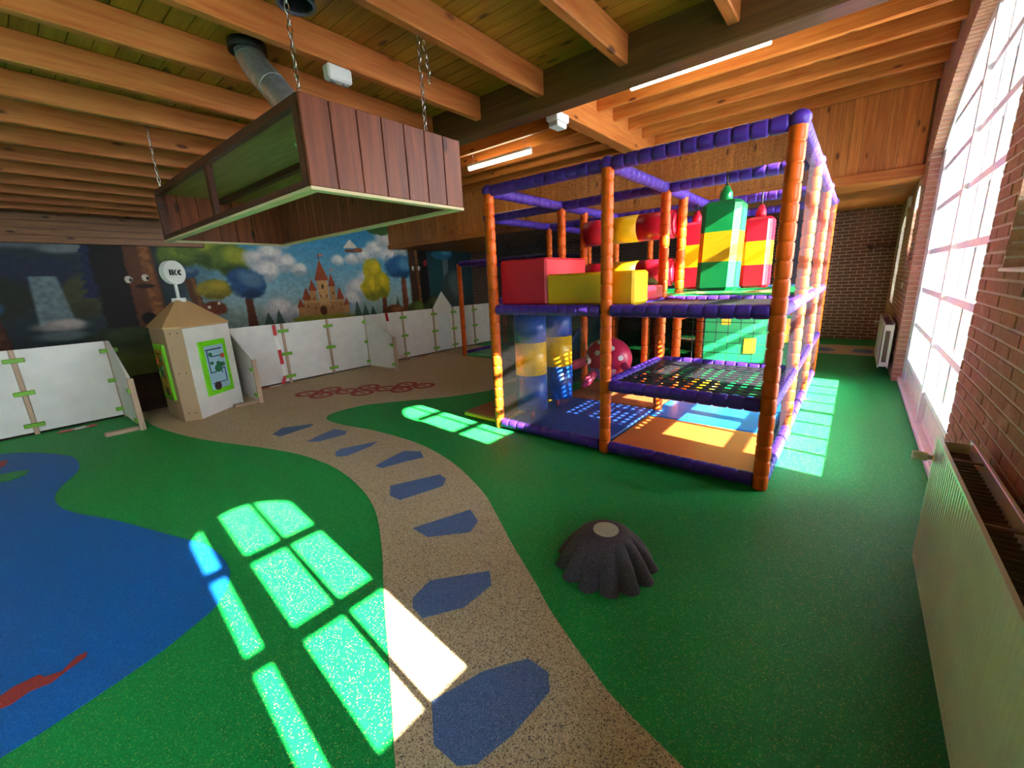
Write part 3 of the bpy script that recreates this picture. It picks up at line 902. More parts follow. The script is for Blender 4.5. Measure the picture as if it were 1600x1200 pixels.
    rect(5.65, 5.67, 2.3, 2.44, (120, 80, 60)); rect(5.67, 5.78, 2.38, 2.43, (196, 130, 110)); rect(5.91, 6.02, 2.0, 2.04, (196, 140, 120))
    # trees on the right
    trunk(7.5, 7.55, 0.6, 1.5, 0.1, 0.06, (120, 62, 40))
    for cy, cz, ry, rz in ((7.25, 1.95, 0.34, 0.42), (7.15, 1.5, 0.34, 0.4), (7.5, 1.6, 0.3, 0.4)):
        blob(cy, cz, ry, rz, (196, 178, 30), light=(232, 208, 44), dark=(110, 118, 40))
    trunk(8.3, 8.3, 0.7, 1.9, 0.12, 0.09, (120, 66, 42), (150, 90, 58))
    blob(8.2, 2.1, 0.6, 0.4, (44, 98, 148), light=(90, 150, 184), dark=(28, 56, 88))
    m = sm(Y+0.3*(NN-0.5), 8.4, 9.0)
    mixc(m*0.85, (30, 44, 48))
    trunk(8.85, 8.8, 0.3, 3.0, 0.3, 0.26, (70, 46, 30), (140, 90, 50)); trunk(9.15, 9.1, 0.3, 3.0, 0.2, 0.2, (22, 18, 18))
    for cy in (8.71, 8.95):
        blob(cy, 2.06, 0.05, 0.075, (226, 224, 216), 0.1, 0); blob(cy+0.02, 2.04, 0.022, 0.035, (20, 18, 18), 0.1, 0)
    blob(9.22, 2.22, 0.09, 0.11, (150, 40, 40), 0.2, 0.1)
    for k in range(5):
        tri(9.7, 1.2+0.22*k, 1.75+0.22*k, 0.45-0.03*k, (34, 74, 74), 0.4)
    trunk(10.1, 10.1, 0.4, 3.0, 0.16, 0.12, (96, 112, 120))
    for cy, cz, ry, rz, c in ((8.7, 0.75, 0.4, 0.3, (74, 84, 34)), (9.5, 0.8, 0.5, 0.35, (62, 72, 34)), (7.9, 0.75, 0.45, 0.25, (120, 70, 40)), (10.4, 1.3, 0.6, 0.9, (60, 74, 72)), (10.0, 2.5, 0.5, 0.2, (52, 110, 140))):
        blob(cy, cz, ry, rz, c, light=tuple(min(255, int(v*1.5)) for v in c))
    blob(7.6, 3.15, 0.4, 0.15, (52, 92, 44), 0.3, 0.6)
    # lawn
    mixc(1-sm(Z+0.1*(NN-0.5), 0.35, 0.75), (92, 104, 44))
    C[:] = C*(0.98+0.14*N3)[..., None]
    C[:] = np.clip(C, 0, 1)
    L = np.where(C <= 0.04045, C/12.92, ((C+0.055)/1.055)**2.4)
    me = bpy.data.meshes.new('mural_print')
    V = np.stack([np.full(Y.shape, 0.012), Y, Z], -1).reshape(-1, 3)
    idx = np.arange(ny*nz).reshape(ny, nz)
    F = np.stack([idx[:-1, :-1], idx[1:, :-1], idx[1:, 1:], idx[:-1, 1:]], -1).reshape(-1, 4)
    me.vertices.add(len(V)); me.vertices.foreach_set('co', V.ravel().astype(np.float32))
    me.loops.add(F.size); me.loops.foreach_set('vertex_index', F.ravel().astype(np.int32))
    me.polygons.add(len(F)); me.polygons.foreach_set('loop_start', np.arange(0, F.size, 4, dtype=np.int32))
    me.polygons.foreach_set('loop_total', np.full(len(F), 4, dtype=np.int32))
    me.update(calc_edges=True)
    at = me.color_attributes.new('print', 'FLOAT_COLOR', 'POINT')
    at.data.foreach_set('color', np.concatenate([L.reshape(-1, 3), np.ones((len(V), 1))], 1).ravel().astype(np.float32))
    m, nt, b = nodes_of('mural_print')
    a = nt.nodes.new('ShaderNodeVertexColor'); a.layer_name = 'print'
    nt.links.new(a.outputs['Color'], b.inputs['Base Color'])
    b.inputs['Roughness'].default_value = 0.6; b.inputs['Specular IOR Level'].default_value = 0.3
    o = link('mural_print', me, wall_left, m, (XM, 0, 0))
    o['label'] = 'painted forest mural with castle, clouds, waterfall and round trees'
make_mural()

# ================================================================== LAMPS
TUBE = glow('lamp_tube', (1.0, 0.86, 0.62), TUBE_STRENGTH)
def strip_lamp(x0, x1, y, z, label, ztop):
    t = thing('strip_lamp', ((x0+x1)/2, y, z), label, 'lamp', 'fluorescent strip lamps under the ceiling')
    part('housing', MB().bevbox(x0, x1, y-0.035, y+0.035, z+0.02, z+0.07, 0.008), BOXWHITE, t)
    part('tube', MB().tube([(x0+0.02, y, z), (x1-0.02, y, z)], 0.034, 12), TUBE, t)
    for x in (x0+0.12, x1-0.12):
        part('hanger', MB().tube([(x, y, z+0.065), (x, y, ztop)], 0.004, 6), CHROME, t)
    return t
strip_lamp(-2.25, -0.86, 5.03, 3.56, 'long lit strip lamp above the right half of the play frame', Z2)
strip_lamp(-5.75, -4.33, 5.99, 3.53, 'lit strip lamp hanging between the wooden hood and the play frame', Z2)
for x in (-5.2,):  # unseen lamp added behind the camera to brighten the room
    strip_lamp(x-0.45, x+0.45, -1.6, 2.84, 'added fill strip lamp under the low joists behind the camera', Z1)

def small_box(name, c, s, m, label, cat, detail):
    t = thing(name, c, label, cat)
    part('body', MB().bevbox(c[0]-s[0]/2, c[0]+s[0]/2, c[1]-s[1]/2, c[1]+s[1]/2, c[2]-s[2]/2, c[2]+s[2]/2, min(s)*0.15), m, t)
    detail(t)
def det_em(t):
    part('diffuser', MB().bevbox(-3.07, -2.93, 4.60, 4.80, 3.255, 3.315, 0.012), BOXWHITE, t)
    part('bracket', MB().box(-3.02, -2.99, 4.69, 4.71, 3.40, 3.45), BLACK, t)
small_box('emergency_light', (-3.0, 4.70, 3.36), (0.17, 0.26, 0.09), BOXWHITE, 'small white emergency light below the end of the cross beam', 'emergency light', det_em)
def det_sn(t):
    for y in (1.72, 1.80):
        part('lens', MB().tube([(-2.83, y, 2.822), (-2.83, y, 2.84)], 0.016, 12), STEEL, t)
small_box('sensor_box', (-2.83, 1.76, 2.875), (0.075, 0.17, 0.09), BOXWHITE, 'white twin sensor box under a joist beside the hood', 'sensor', det_sn)

# ================================================================== HOOD
hx0, hx1, hy0, hy1, hz0, hz1 = -5.02, -2.18, 1.13, 2.20, 2.00, 2.43
hood = thing('extractor_hood', ((hx0+hx1)/2, (hy0+hy1)/2, hz0), 'dark stained wooden extractor hood hanging on chains from the joists', 'extractor hood')
nb = 7
for i in range(nb):
    a = hy0+(hy1-hy0)*i/nb; b = hy0+(hy1-hy0)*(i+1)/nb
    part('board', MB().bevbox(hx1-0.02, hx1, a+0.002, b-0.002, hz0+0.012, hz1, 0.004), REDWOOD, hood)
nb = 18
for i in range(nb):
    a = hx0+(hx1-hx0)*i/nb; b = hx0+(hx1-hx0)*(i+1)/nb
    part('board', MB().bevbox(a+0.002, b-0.002, hy1-0.02, hy1, hz0+0.012, hz1, 0.004), REDWOOD, hood)
nb = 7
for i in range(nb):
    a = hy0+(hy1-hy0)*i/nb; b = hy0+(hy1-hy0)*(i+1)/nb
    part('board', MB().bevbox(hx0, hx0+0.02, a+0.002, b-0.002, hz0+0.012, hz1, 0.004), REDWOOD, hood)
part('top_panel', MB().box(hx0+0.02, hx1-0.02, hy0+0.02, hy1-0.02, hz1-0.02, hz1-0.005), OLIVEPANEL, hood)
part('inner_rail', MB().box(hx0+0.02, hx1-0.02, 1.62, 1.67, hz1-0.06, hz1-0.02), DARKWOOD, hood)
part('top_bar', MB().box(hx0+0.021, hx1-0.021, hy0, hy0+0.04, hz1-0.045, hz1), DARKWOOD, hood)
part('bottom_bar', MB().box(hx0+0.08, hx1-0.08, hy0+0.002, hy0+0.038, hz0+0.012, hz0+0.05), DARKWOOD, hood)
for x in (hx0+0.021, hx1-0.076):
    part('corner_post', MB().box(x, x+0.055, hy0-0.003, hy0+0.045, hz0+0.012, hz1-0.04), DARKWOOD, hood)
for x in (-3.62,):
    part('mullion', MB().box(x-0.03, x+0.03, hy0+0.005, hy0+0.04, hz0+0.04, hz1-0.04), DARKWOOD, hood)
part('bottom_edge', MB().box(hx0, hx1, hy0, hy0+0.055, hz0-0.005, hz0+0.012).box(hx0, hx1, hy1-0.055, hy1, hz0-0.005, hz0+0.012)
     .box(hx0, hx0+0.055, hy0+0.055, hy1-0.055, hz0-0.005, hz0+0.012).box(hx1-0.055, hx1, hy0+0.055, hy1-0.055, hz0-0.005, hz0+0.012), CREAMEDGE, hood)
def chain(x, y, za, zb, label, tail=0):
    c = thing('hanging_chain', (x, y, za), label, 'chain', 'chains that carry the hood')
    L = 0.028; pitch = 0.044
    n = int((zb-za)/pitch)
    for k in range(n+1):
        z = za+0.02+k*(zb-za-0.03)/n
        side = (1, 0, 0) if k % 2 else (0, 1, 0)
        part('chain_link', MB().torus_link((x, y, z), (0, 0, 1), side, L, 0.011, 0.0035), CHROME, c)
    for k in range(tail):
        z = zb-0.03-k*pitch
        side = (1, 0, 0) if k % 2 else (0, 1, 0)
        part('chain_link', MB().torus_link((x+0.012+0.004*min(k, 3), y+0.03+0.004*min(k, 3), z), (0, 0, 1), side, L, 0.011, 0.0035), CHROME, c)
chain(-2.19, 1.92, 2.42, 2.925, 'steel chain holding the right corner of the wooden hood', 5)
chain(-2.22, 1.16, 2.42, 3.06, 'steel chain at the near corner of the hood beside the duct', 5)
chain(-4.98, 1.18, 2.42, 3.06, 'steel chain at the left end of the wooden hood')
duct = thing('ventilation_duct', (-2.86, 1.5, 2.42), 'bent galvanised duct rising from the hood into the ceiling', 'duct')
dp = [(-2.84, 1.50, 2.432), (-2.88, 1.49, 2.52), (-2.97, 1.47, 2.66), (-3.09, 1.45, 2.79), (-3.20, 1.43, 2.90), (-3.28, 1.42, 3.0), (-3.31, 1.42, 3.11)]
part('pipe', MB().tube(dp, 0.088, 20), STEEL, duct)
for i in (1, 3, 5):
    a, b = Vector(dp[i]), Vector(dp[i+1])
    part('seam_ring', MB().tube([a, a+(b-a)*0.12], 0.0905, 20), STEEL, duct)
part('ceiling_collar', MB().tube([(-3.31, 1.42, 3.045), (-3.31, 1.42, 3.098)], 0.115, 20), BLACK, duct)
stub = thing('duct_stub', (-2.5, 1.36, 3.10), 'black open duct end in the ceiling above the hood', 'duct')
mb = MB(); mb.tube([(-2.5, 1.36, 3.10), (-2.5, 1.36, 2.985)], 0.095, 20, cap=False); mb.tube([(-2.5, 1.36, 2.985), (-2.5, 1.36, 3.09)], 0.085, 20, cap=False)
part('sleeve', mb, BLACK, stub)
part('lip', MB().add(*(lambda q: (q.v, q.f))(ring_mb((-2.5, 1.36), 0.083, 0.098, 2.98, 2.99, 20))), plain('duct_grey', rgb(96, 96, 108), 0.5), stub)

# ================================================================== RADIATORS
def radiator(y0, y1, z0, z1, xf, label, knob_y, knob_z):
    r = thing('radiator', (xf, (y0+y1)/2, z0), label, 'radiator', 'white panel radiators on the brick wall')
    m = MB(); vs = []; prof = []
    y = y0
    while y < y1-0.03:
        prof += [(y, 0.0), (y+0.012, 0.0), (y+0.016, 0.0018), (y+0.026, 0.0018), (y+0.030, 0.0)]
        y += 0.034
    prof.append((y1, 0.0))
    n = len(prof)
    for z in (z0+0.03, z1-0.012):
        vs += [(xf+d, yy, z) for yy, d in prof]
    m.add(vs, [(i+1, i, n+i, n+i+1) for i in range(n-1)])
    m.box(xf, xf+0.012, y0, y1, z1-0.012, z1).box(xf, xf+0.012, y0, y1, z0, z0+0.03)
    m.box(xf+0.010, xf+0.014, y0, y1, z0+0.03, z1-0.012)
    part('front_panel', m, RADPAINT, r)
    part('back_panel', MB().bevbox(xf+0.098, xf+0.112, y0, y1, z0, z1, 0.003), RADPAINT, r)
    fins = MB(); y = y0+0.05
    while y < y1-0.04:
        fins.box(xf+0.016, xf+0.096, y, y+0.003, z0+0.04, z1-0.05); y += 0.035
    f = part('convector_fins', fins, RADIN, r); f['kind'] = 'stuff'
    for k in range(4):
        yy = y0+0.25+(y1-y0-0.5)*k/3
        part('cross_bar', MB().box(xf+0.012, xf+0.098, yy-0.006, yy+0.006, z1-0.02, z1-0.012), RADIN, r)
    for yy in (y0, y1-0.006):
        part('end_cap', MB().box(xf+0.012, xf+0.030, yy, yy+0.006, z0+0.02, z1-0.02).box(xf+0.080, xf+0.098, yy, yy+0.006, z0+0.02, z1-0.02)
             .box(xf+0.03, xf+0.08, yy, yy+0.006, z1-0.10, z1-0.02).box(xf+0.03, xf+0.08, yy, yy+0.006, z0+0.02, z0+0.08), RADPAINT, r)
    part('valve', MB().tube([(xf+0.055, knob_y-0.04, knob_z), (xf+0.055, knob_y, knob_z), (xf-0.01, knob_y, knob_z)], 0.011, 10), STEEL, r)
    part('thermostat_knob', MB().tube([(xf-0.01, knob_y, knob_z), (xf-0.03, knob_y, knob_z), (xf-0.06, knob_y, knob_z)], [0.018, 0.021, 0.019], 16), BOXWHITE, r)
    for yy in (y0+0.2, y1-0.2):
        part('wall_bracket', MB().box(xf+0.112, XW-0.003, yy, yy+0.03, z0+0.1, z1-0.1), RADIN, r)
    part('pipe', MB().tube([(xf+0.06, y1-0.04, 0.0), (xf+0.06, y1-0.04, z0+0.03)], 0.009, 8), RADPAINT, r)
    return r
radiator(0.35, 2.44, 0.19, 0.78, 0.345, 'large near radiator with open top at the right edge', 2.49, 0.66)
radiator(7.52, 8.95, 0.13, 0.74, 0.345, 'smaller distant radiator beyond the tall arched window', 9.0, 0.62)

# small things on the brick wall
sh = thing('wall_shelf', (0.29, YB-0.06, 1.86), 'thin dark shelf high on the far brick wall', 'shelf')
part('plank', MB().bevbox(0.06, XW-0.005, YB-0.14, YB-0.001, 1.86, 1.885, 0.004), DARKWOOD, sh)
part('bracket', MB().box(0.12, 0.14, YB-0.12, YB-0.001, 1.80, 1.86).box(0.40, 0.42, YB-0.12, YB-0.001, 1.80, 1.86), DARKWOOD, sh)
sw = thing('light_switch', (XW-0.01, 8.1, 1.22), 'small cream light switch on brick wall past the tall window', 'light switch')
part('plate', MB().bevbox(XW-0.014, XW-0.001, 8.06, 8.14, 1.18, 1.26, 0.003), BOXWHITE, sw)
part('rocker', MB().bevbox(XW-0.019, XW-0.013, 8.08, 8.12, 1.20, 1.24, 0.002), BOXWHITE, sw)
al = thing('alarm_box', (XW-0.02, 9.2, 2.42), 'white alarm box high on brick wall near the far corner', 'alarm')
part('case', MB().bevbox(XW-0.05, XW-0.001, 9.1, 9.3, 2.35, 2.5, 0.008), BOXWHITE, al)
part('grille', MB().box(XW-0.053, XW-0.05, 9.14, 9.26, 2.38, 2.40).box(XW-0.053, XW-0.05, 9.14, 9.26, 2.42, 2.44), plain('grille_grey', rgb(150, 150, 150)), al)

# ================================================================== RUBBER DOME
def dome():
    cx, cy = -0.885, 1.80
    d = thing('rubber_dome', (cx, cy, 0), 'charcoal rubber mound with petal lobes and a cream round top', 'play dome')
    nt_, nr = 144, 18
    R, Hh = 0.258, 0.20
    mb = MB(); vs = []; fs = []
    lobes = 13
    for j in range(nr+1):
        t = j/nr
        for i in range(nt_):
            a = 2*math.pi*i/nt_
            w = abs(math.cos(a*lobes/2+0.4))
            wav = w**0.6
            rr = 0.075+(R-0.075)*(t**0.9)
            amp = max(0.0, (t-0.22)/0.78)
            z = Hh*(1-(t**1.75))
            rr2 = rr*(1+0.20*amp*(wav-0.75))
            z2 = z-0.075*amp*(1-wav)*(1-0.4*t)
            if t > 0.86:
                z2 = max(0.0, z2*(0.9+0.1*wav))
            vs.append((cx+rr2*math.cos(a), cy+rr2*math.sin(a), max(0.0, z2) if j < nr else 0.0))
    for j in range(nr):
        for i in range(nt_):
            fs.append((j*nt_+i, (j+1)*nt_+i, (j+1)*nt_+(i+1) % nt_, j*nt_+(i+1) % nt_))
    mb.add(vs, fs, True)
    mb.f.append(tuple(range(nt_))); mb.s.append(False); mb.m.append(0)
    part('mound', mb, BLACKRUB, d)
    top = MB().tube([(cx, cy, Hh-0.01), (cx, cy, Hh+0.004)], [0.068, 0.066], 28, smooth=False)
    part('top_disc', top, CREAMRUB, d)
dome()

# ================================================================== FENCE
def clips(post, x, y, along, zs=(0.12, 0.50, 0.88)):
    for z in zs:
        if along == 'y':
            part('clip', MB().bevbox(x+0.028, x+0.048, y-0.085, y+0.085, z-0.025, z+0.025, 0.006), CLIPGREEN, post)
        else:
            part('clip', MB().bevbox(x-0.085, x+0.03, y-0.047, y-0.027, z-0.025, z+0.025, 0.006), CLIPGREEN, post)
FX = -7.3
def fence_panel(root, a, b, m=MELAMINE):
    part('panel', MB().bevbox(FX-0.012, FX+0.012, a+0.022, b-0.022, 0.03, 1.0, 0.004), m, root)
def fence_post(root, y, h=1.0):
    p = part('post', MB().bevbox(FX-0.028, FX+0.028, y-0.022, y+0.022, 0.0, h, 0.006), POSTWOOD, root)
    clips(p, FX, y, 'y')
def wing(root, y, x1):
    x0 = FX+0.03
    part('wing_panel', MB().prism_axis([(x0, 0.03), (x1-0.02, 0.03), (x1-0.02, 0.62), (x0+0.12, 1.0), (x0, 1.0)], 'y', y-0.012, y+0.012), MELAMINE, root)
    p = part('wing_post', MB().bevbox(x1-0.022, x1+0.022, y-0.028, y+0.028, 0.0, 0.62, 0.006), POSTWOOD, root)
    clips(p, x1, y, 'x', (0.12, 0.48))
    part('foot', MB().bevbox(x1-0.10, x1-0.02, y-0.32, y-0.028, 0.0, 0.045, 0.008), POSTWOOD, root)
fl = thing('play_fence', (FX, -0.8, 0), 'white panel play fence beside the blue pond on the left', 'fence')
ys = [-2.45, -1.63, -0.80, 0.02, 0.81]
for a, b in zip(ys[:-1], ys[1:]): fence_panel(fl, a, b)
for y in ys: fence_post(fl, y)
wing(fl, 0.81, -6.32)
fr_ = thing('play_fence', (FX, 5.0, 0), 'long white panel play fence with house-shaped panel under the castle mural', 'fence')
ys = [2.10, 2.93, 3.70, 4.46, 5.33, 6.16, 6.75, 7.45, 8.2]
for a, b in zip(ys[:-1], ys[1:]):
    if a == 6.16: continue
    fence_panel(fr_, a, b)
for y in ys: fence_post(fr_, y)
wing(fr_, 4.46, -6.42)
wing(fr_, 2.10, -6.33)
# house-shaped panel with an arched opening
a, b = 6.185, 6.728; mid = (a+b)/2; r = 0.17
outer = [(a, 0.03), (b, 0.03), (b, 1.02), (mid, 1.36), (a, 1.02)]
hp = MB()
arc = [(mid+r*math.cos(math.pi*k/10), 0.72+r*math.sin(math.pi*k/10)) for k in range(11)]
for x0, x1 in ((FX-0.012, FX+0.012),):
    pts_r = [(mid+r, 0.03), (b, 0.03), (b, 1.02), (mid, 1.36)] + [arc[k] for k in range(5, -1, -1)]
    pts_l = [(mid-r, 0.03)] + [arc[k] for k in range(10, 4, -1)] + [(mid, 1.36), (a, 1.02), (a, 0.03)]
    hp.prism_axis(pts_r, 'x', x0, x1); hp.prism_axis(pts_l, 'x', x0, x1)
part('house_panel', hp, MELAMINE, fr_)
part('window_sheet', MB().box(FX-0.008, FX+0.004, mid-r, mid+r, 0.03, 0.91), plain('frosted', rgb(206, 210, 212), 0.3), fr_)

def tape(name, pts, label, w=0.07):
    t = thing(name, pts[0], label, 'barrier tape')
    for i, (p, q) in enumerate(zip(pts[:-1], pts[1:])):
        p, q = Vector(p), Vector(q); d = (q-p)
        L = d.length; d.normalize()
        side = Vector((0, 1, 0)) if abs(d.y) < 0.7 else Vector((1, 0, 0))
        side = (side-d*side.dot(d)).normalized(); nn = d.cross(side)
        part('stripe', MB().obox((p+q)/2, d, side, nn, L/2, w/2, 0.0015), TAPE_RED if i % 2 == 0 else TAPE_WHITE, t)
tape('barrier_tape', [(FX+0.03, 2.80, 0.99), (FX+0.035, 2.80, 0.82), (FX+0.035, 2.82, 0.58), (FX+0.035, 2.83, 0.34), (FX+0.035, 2.84, 0.14), (FX+0.05, 2.78, 0.012), (FX+0.07, 2.55, 0.008), (FX+0.09, 2.35, 0.008)], 'red and white tape hanging down the fence beside the tower', 0.055)
tape('barrier_tape', [(FX+0.03, 4.93, 1.0), (FX+0.035, 4.95, 0.84), (FX+0.035, 4.97, 0.66)], 'short red and white tape over fence top behind the slanted wing', 0.06)
tape('barrier_tape', [(FX+0.06, 5.15, 0.10), (FX+0.12, 5.32, 0.01), (FX+0.10, 5.55, 0.01), (FX+0.14, 5.8, 0.01), (FX+0.10, 6.05, 0.01)], 'red and white tape lying on floor along the far fence', 0.06)
tape('barrier_tape', [(FX+0.16, 0.18, 0.008), (FX+0.2, 0.30, 0.01), (FX+0.16, 0.42, 0.009), (FX+0.2, 0.5, 0.008)], 'crumpled red and white tape lying under the left fence', 0.12)

# ================================================================== GAME TOWER
def tower():
    # triangular plan with cut corners
    B = [(-6.24, 1.20), (-6.15, 1.35), (-6.57, 1.95), (-6.75, 1.96), (-7.03, 1.33), (-6.95, 1.19)]
    cx = sum(p[0] for p in B)/6; cy = sum(p[1] for p in B)/6
    Ht = 1.16
    t = thing('game_tower', (cx, cy, 0), 'plywood game tower with white front and pointed roof by the fence', 'game tower')
    part('body', MB().prism(B, 0.0, Ht), PLYSIDE, t)
    # roof
    rin = 0.10
    ov = [(cx+(x-cx)*1.05, cy+(y-cy)*1.05) for x, y in B]
    ap = [(cx+(x-cx)*0.17, cy+(y-cy)*0.17) for x, y in B]
    n = 6
    area = sum(ov[i][0]*ov[(i+1) % n][1]-ov[(i+1) % n][0]*ov[i][1] for i in range(n))
    for i in range(n):
        j = (i+1) % n
        a, b = ov[i], ov[j]; c, d = ap[j], ap[i]
        mb = MB()
        mb.add([(a[0], a[1], Ht-0.005), (b[0], b[1], Ht-0.005), (c[0], c[1], Ht+0.30), (d[0], d[1], Ht+0.30),
                (a[0], a[1], Ht-0.022), (b[0], b[1], Ht-0.022), (c[0], c[1], Ht+0.28), (d[0], d[1], Ht+0.28)],
               [(0,1,2,3),(7,6,5,4),(0,4,5,1),(1,5,6,2),(2,6,7,3),(3,7,4,0)])
        part('roof_panel', mb, PLY, t)
    part('roof_cap', MB().tube([(cx, cy, Ht+0.27), (cx, cy, Ht+0.325)], 0.075, 16, smooth=False), WHITEPAINT, t)
    # white face plate on the right face, timber plate on the left face
    def plate(p, q, name, m, inset, z0, z1, th):
        p, q = Vector(p+(0,)), Vector(q+(0,))
        d = (q-p).normalized(); nrm = Vector((d.y, -d.x, 0))
        if nrm.dot(Vector((p.x-cx, p.y-cy, 0))) < 0: nrm = -nrm
        L = (q-p).length
        c = (p+q)/2+nrm*(th/2)+Vector((0, 0, (z0+z1)/2))
        part(name, MB().obox(c, d, nrm, (0, 0, 1), L/2-inset, th/2, (z1-z0)/2), m, t)
        return c, d, nrm
    plate(B[1], B[2], 'front_plate', MELAMINE, 0.004, 0.012, Ht-0.03, 0.012)
    def game(p, q, off, screen):
        p, q = Vector(p+(0,)), Vector(q+(0,))
        d = (q-p).normalized(); nrm = Vector((d.y, -d.x, 0))
        if nrm.dot(Vector((p.x-cx, p.y-cy, 0))) < 0: nrm = -nrm
        c = (p+q)/2+nrm*off+Vector((0, 0, 0.60))
        up = Vector((0, 0, 1))
        g = MB(); g.obox(c+nrm*0.012, d, nrm, up, 0.21, 0.014, 0.345)
        fr = part('game_panel', g, LIME, t)
        s = MB(); s.obox(c+nrm*0.027, d, nrm, up, 0.155, 0.002, 0.28)
        part('play_sheet', s, plain('sheet_'+screen, rgb(150, 186, 206) if screen == 'blue' else rgb(176, 132, 40), 0.3), fr)
        ln = MB(); ink = plain('ink_navy', rgb(40, 60, 110), 0.4)
        def bar(u, v, hu, hv): ln.obox(c+nrm*0.030+d*u+up*v, d, nrm, up, hu, 0.0015, hv)
        for u, v, hu, hv in ((-0.01, 0.23, 0.13, 0.008), (-0.125, 0.08, 0.007, 0.15), (-0.085, -0.06, 0.045, 0.007), (0.07, -0.03, 0.05, 0.007), (0.115, -0.12, 0.007, 0.09), (0.06, -0.02, 0.007, 0.07), (-0.02, -0.20, 0.11, 0.006), (0.0, 0.14, 0.08, 0.006)):
            bar(u, v, hu, hv)
        part('maze_line', ln, ink if screen == 'blue' else plain('ink_brown', rgb(70, 34, 20), 0.4), fr)
        kb = MB()
        for u, v, r_ in ((-0.085, 0.17, 0.026), (-0.085, 0.06, 0.022), (0.0, -0.02, 0.05), (0.09, 0.02, 0.03), (0.02, 0.04, 0.03)):
            o = c+nrm*0.029+d*u+up*v
            kb.tube([o, o+nrm*0.012], r_, 12, smooth=False)
        part('maze_knob', kb, plain('knob_green', rgb(40, 110, 70), 0.4), fr)
        sm_ = MB(); o = c+nrm*0.029+d*(-0.06)+up*(-0.24)
        sm_.tube([o, o+nrm*0.010], 0.055, 16, smooth=False)
        part('half_disc', sm_, plain('ink_dark', rgb(60, 32, 36), 0.4), fr)
        rd = MB(); o = c+nrm*0.029+d*0.11+up*0.13
        rd.tube([o, o+nrm*0.010], 0.032, 12, smooth=False)
        part('red_knob', rd, plain('knob_red', rgb(190, 90, 60), 0.4), fr)
    game(B[1], B[2], 0.014, 'blue')
    game(B[0], B[5], 0.002, 'amber')
    sc = MB()
    for z in (0.1, 0.6, 1.08):
        for s in (0.3, 0.7):
            p = Vector((B[0][0]+(B[1][0]-B[0][0])*s, B[0][1]+(B[1][1]-B[0][1])*s, z))
            nr_ = Vector((B[1][1]-B[0][1], -(B[1][0]-B[0][0]), 0)).normalized()
            part('screw', MB().tube([p, p+nr_*0.004], 0.008, 8, smooth=False), plain('screw', rgb(60, 50, 44), 0.4), t)
    # round sign on a stick
    s = thing('round_sign', (cx, cy, Ht+0.32), 'round white sign with three black letters on the tower roof', 'sign')
    part('pole', MB().tube([(cx, cy, Ht+0.326), (cx, cy, Ht+0.50)], 0.018, 12), WHITEPAINT, s)
    zc = Ht+0.635
    nrm = Vector((0.80, -0.10, 0)).normalized(); nrm = Vector((0.82, 0.46, 0)).normalized()
    u = Vector((-nrm.y, nrm.x, 0))
    c = Vector((cx, cy, zc))
    part('disc', MB().tube([c-nrm*0.035, c+nrm*0.035], 0.142, 40, smooth=False), WHITEPAINT, s)
    # letters
    hh = 0.034
    def poly(pts, dx):
        base = c+nrm*0.0355
        P = [base+u*(p[0]+dx)+Vector((0, 0, p[1])) for p in pts]
        n_ = len(pts)
        vs = P+[p+nrm*0.004 for p in P]
        fs = [tuple(range(n_-1, -1, -1)), tuple(range(n_, 2*n_))]+[(i, (i+1) % n_, (i+1) % n_+n_, i+n_) for i in range(n_)]
        return vs, fs
    L1 = MB(); L1.add(*poly([(-0.011, -hh), (0.011, -hh), (0.011, hh), (-0.011, hh)], -0.066))
    part('letter', L1, BLACK, s)
    L2 = MB()
    L2.add(*poly([(-0.034, -hh), (-0.010, -hh), (-0.010, hh), (-0.034, hh)], -0.012))
    L2.add(*poly([(-0.006, 0.0), (0.014, hh), (0.034, hh), (0.010, 0.0), (0.034, -hh), (0.012, -hh)], -0.012))
    part('letter', L2, BLACK, s)
    L3 = MB()
    arc_o = [(hh*math.cos(a), hh*math.sin(a)) for a in [math.radians(60+240*k/14) for k in range(15)]]
    arc_i = [(0.012*math.cos(a)+0.006, 0.012*math.sin(a)) for a in [math.radians(300-240*k/8) for k in range(9)]]
    full = arc_o+arc_i
    for k in range(7):
        o0, o1, o2 = arc_o[2*k], arc_o[2*k+1], arc_o[2*k+2]
        i0, i1 = arc_i[8-k], arc_i[8-k-1]
        L3.add(*poly([o0, o1, o2, i1, i0], 0.062))
    part('letter', L3, BLACK, s)
tower()

# ================================================================== SOFT PLAY FRAME
XA, XB, XC, XD = -0.37, -1.57, -2.79, -3.95
Y0, Y1, Y2, Y3, Y4 = 3.15, 4.42, 4.95, 5.88, 7.20
TOPZ, L1, L2 = 2.33, 0.61, 1.24
play = thing('soft_play_frame', (-1.6, 5.1, 0), 'two-storey soft play frame with orange posts and purple padded beams', 'play frame')
def sleeve(mb, p, q, r, seg, n=14, groove=0.78):
    p, q = Vector(p), Vector(q); L = (q-p).length
    k = max(1, round(L/seg)); path = []; rad = []
    for i in range(k):
        for t, s in ((0.0, groove), (0.06, 0.96), (0.2, 1.0), (0.8, 1.0), (0.94, 0.96)):
            path.append(p+(q-p)*((i+t)/k)); rad.append(r*s)
    path.append(q); rad.append(r*groove)
    return mb.tube(path, rad, n)
def post(x, y, z0=0.0, z1=TOPZ, r=0.049, root=None):
    return part('post', sleeve(MB(), (x, y, z0), (x, y, z1), r, 0.112), ORANGE, root or play)
def beam(p, q, r=0.05, root=None, m=None):
    p, q = Vector(p), Vector(q); d = (q-p).normalized()
    return part('beam', sleeve(MB(), p+d*0.045, q-d*0.045, r, 0.105), m or PURPLE, root or play)

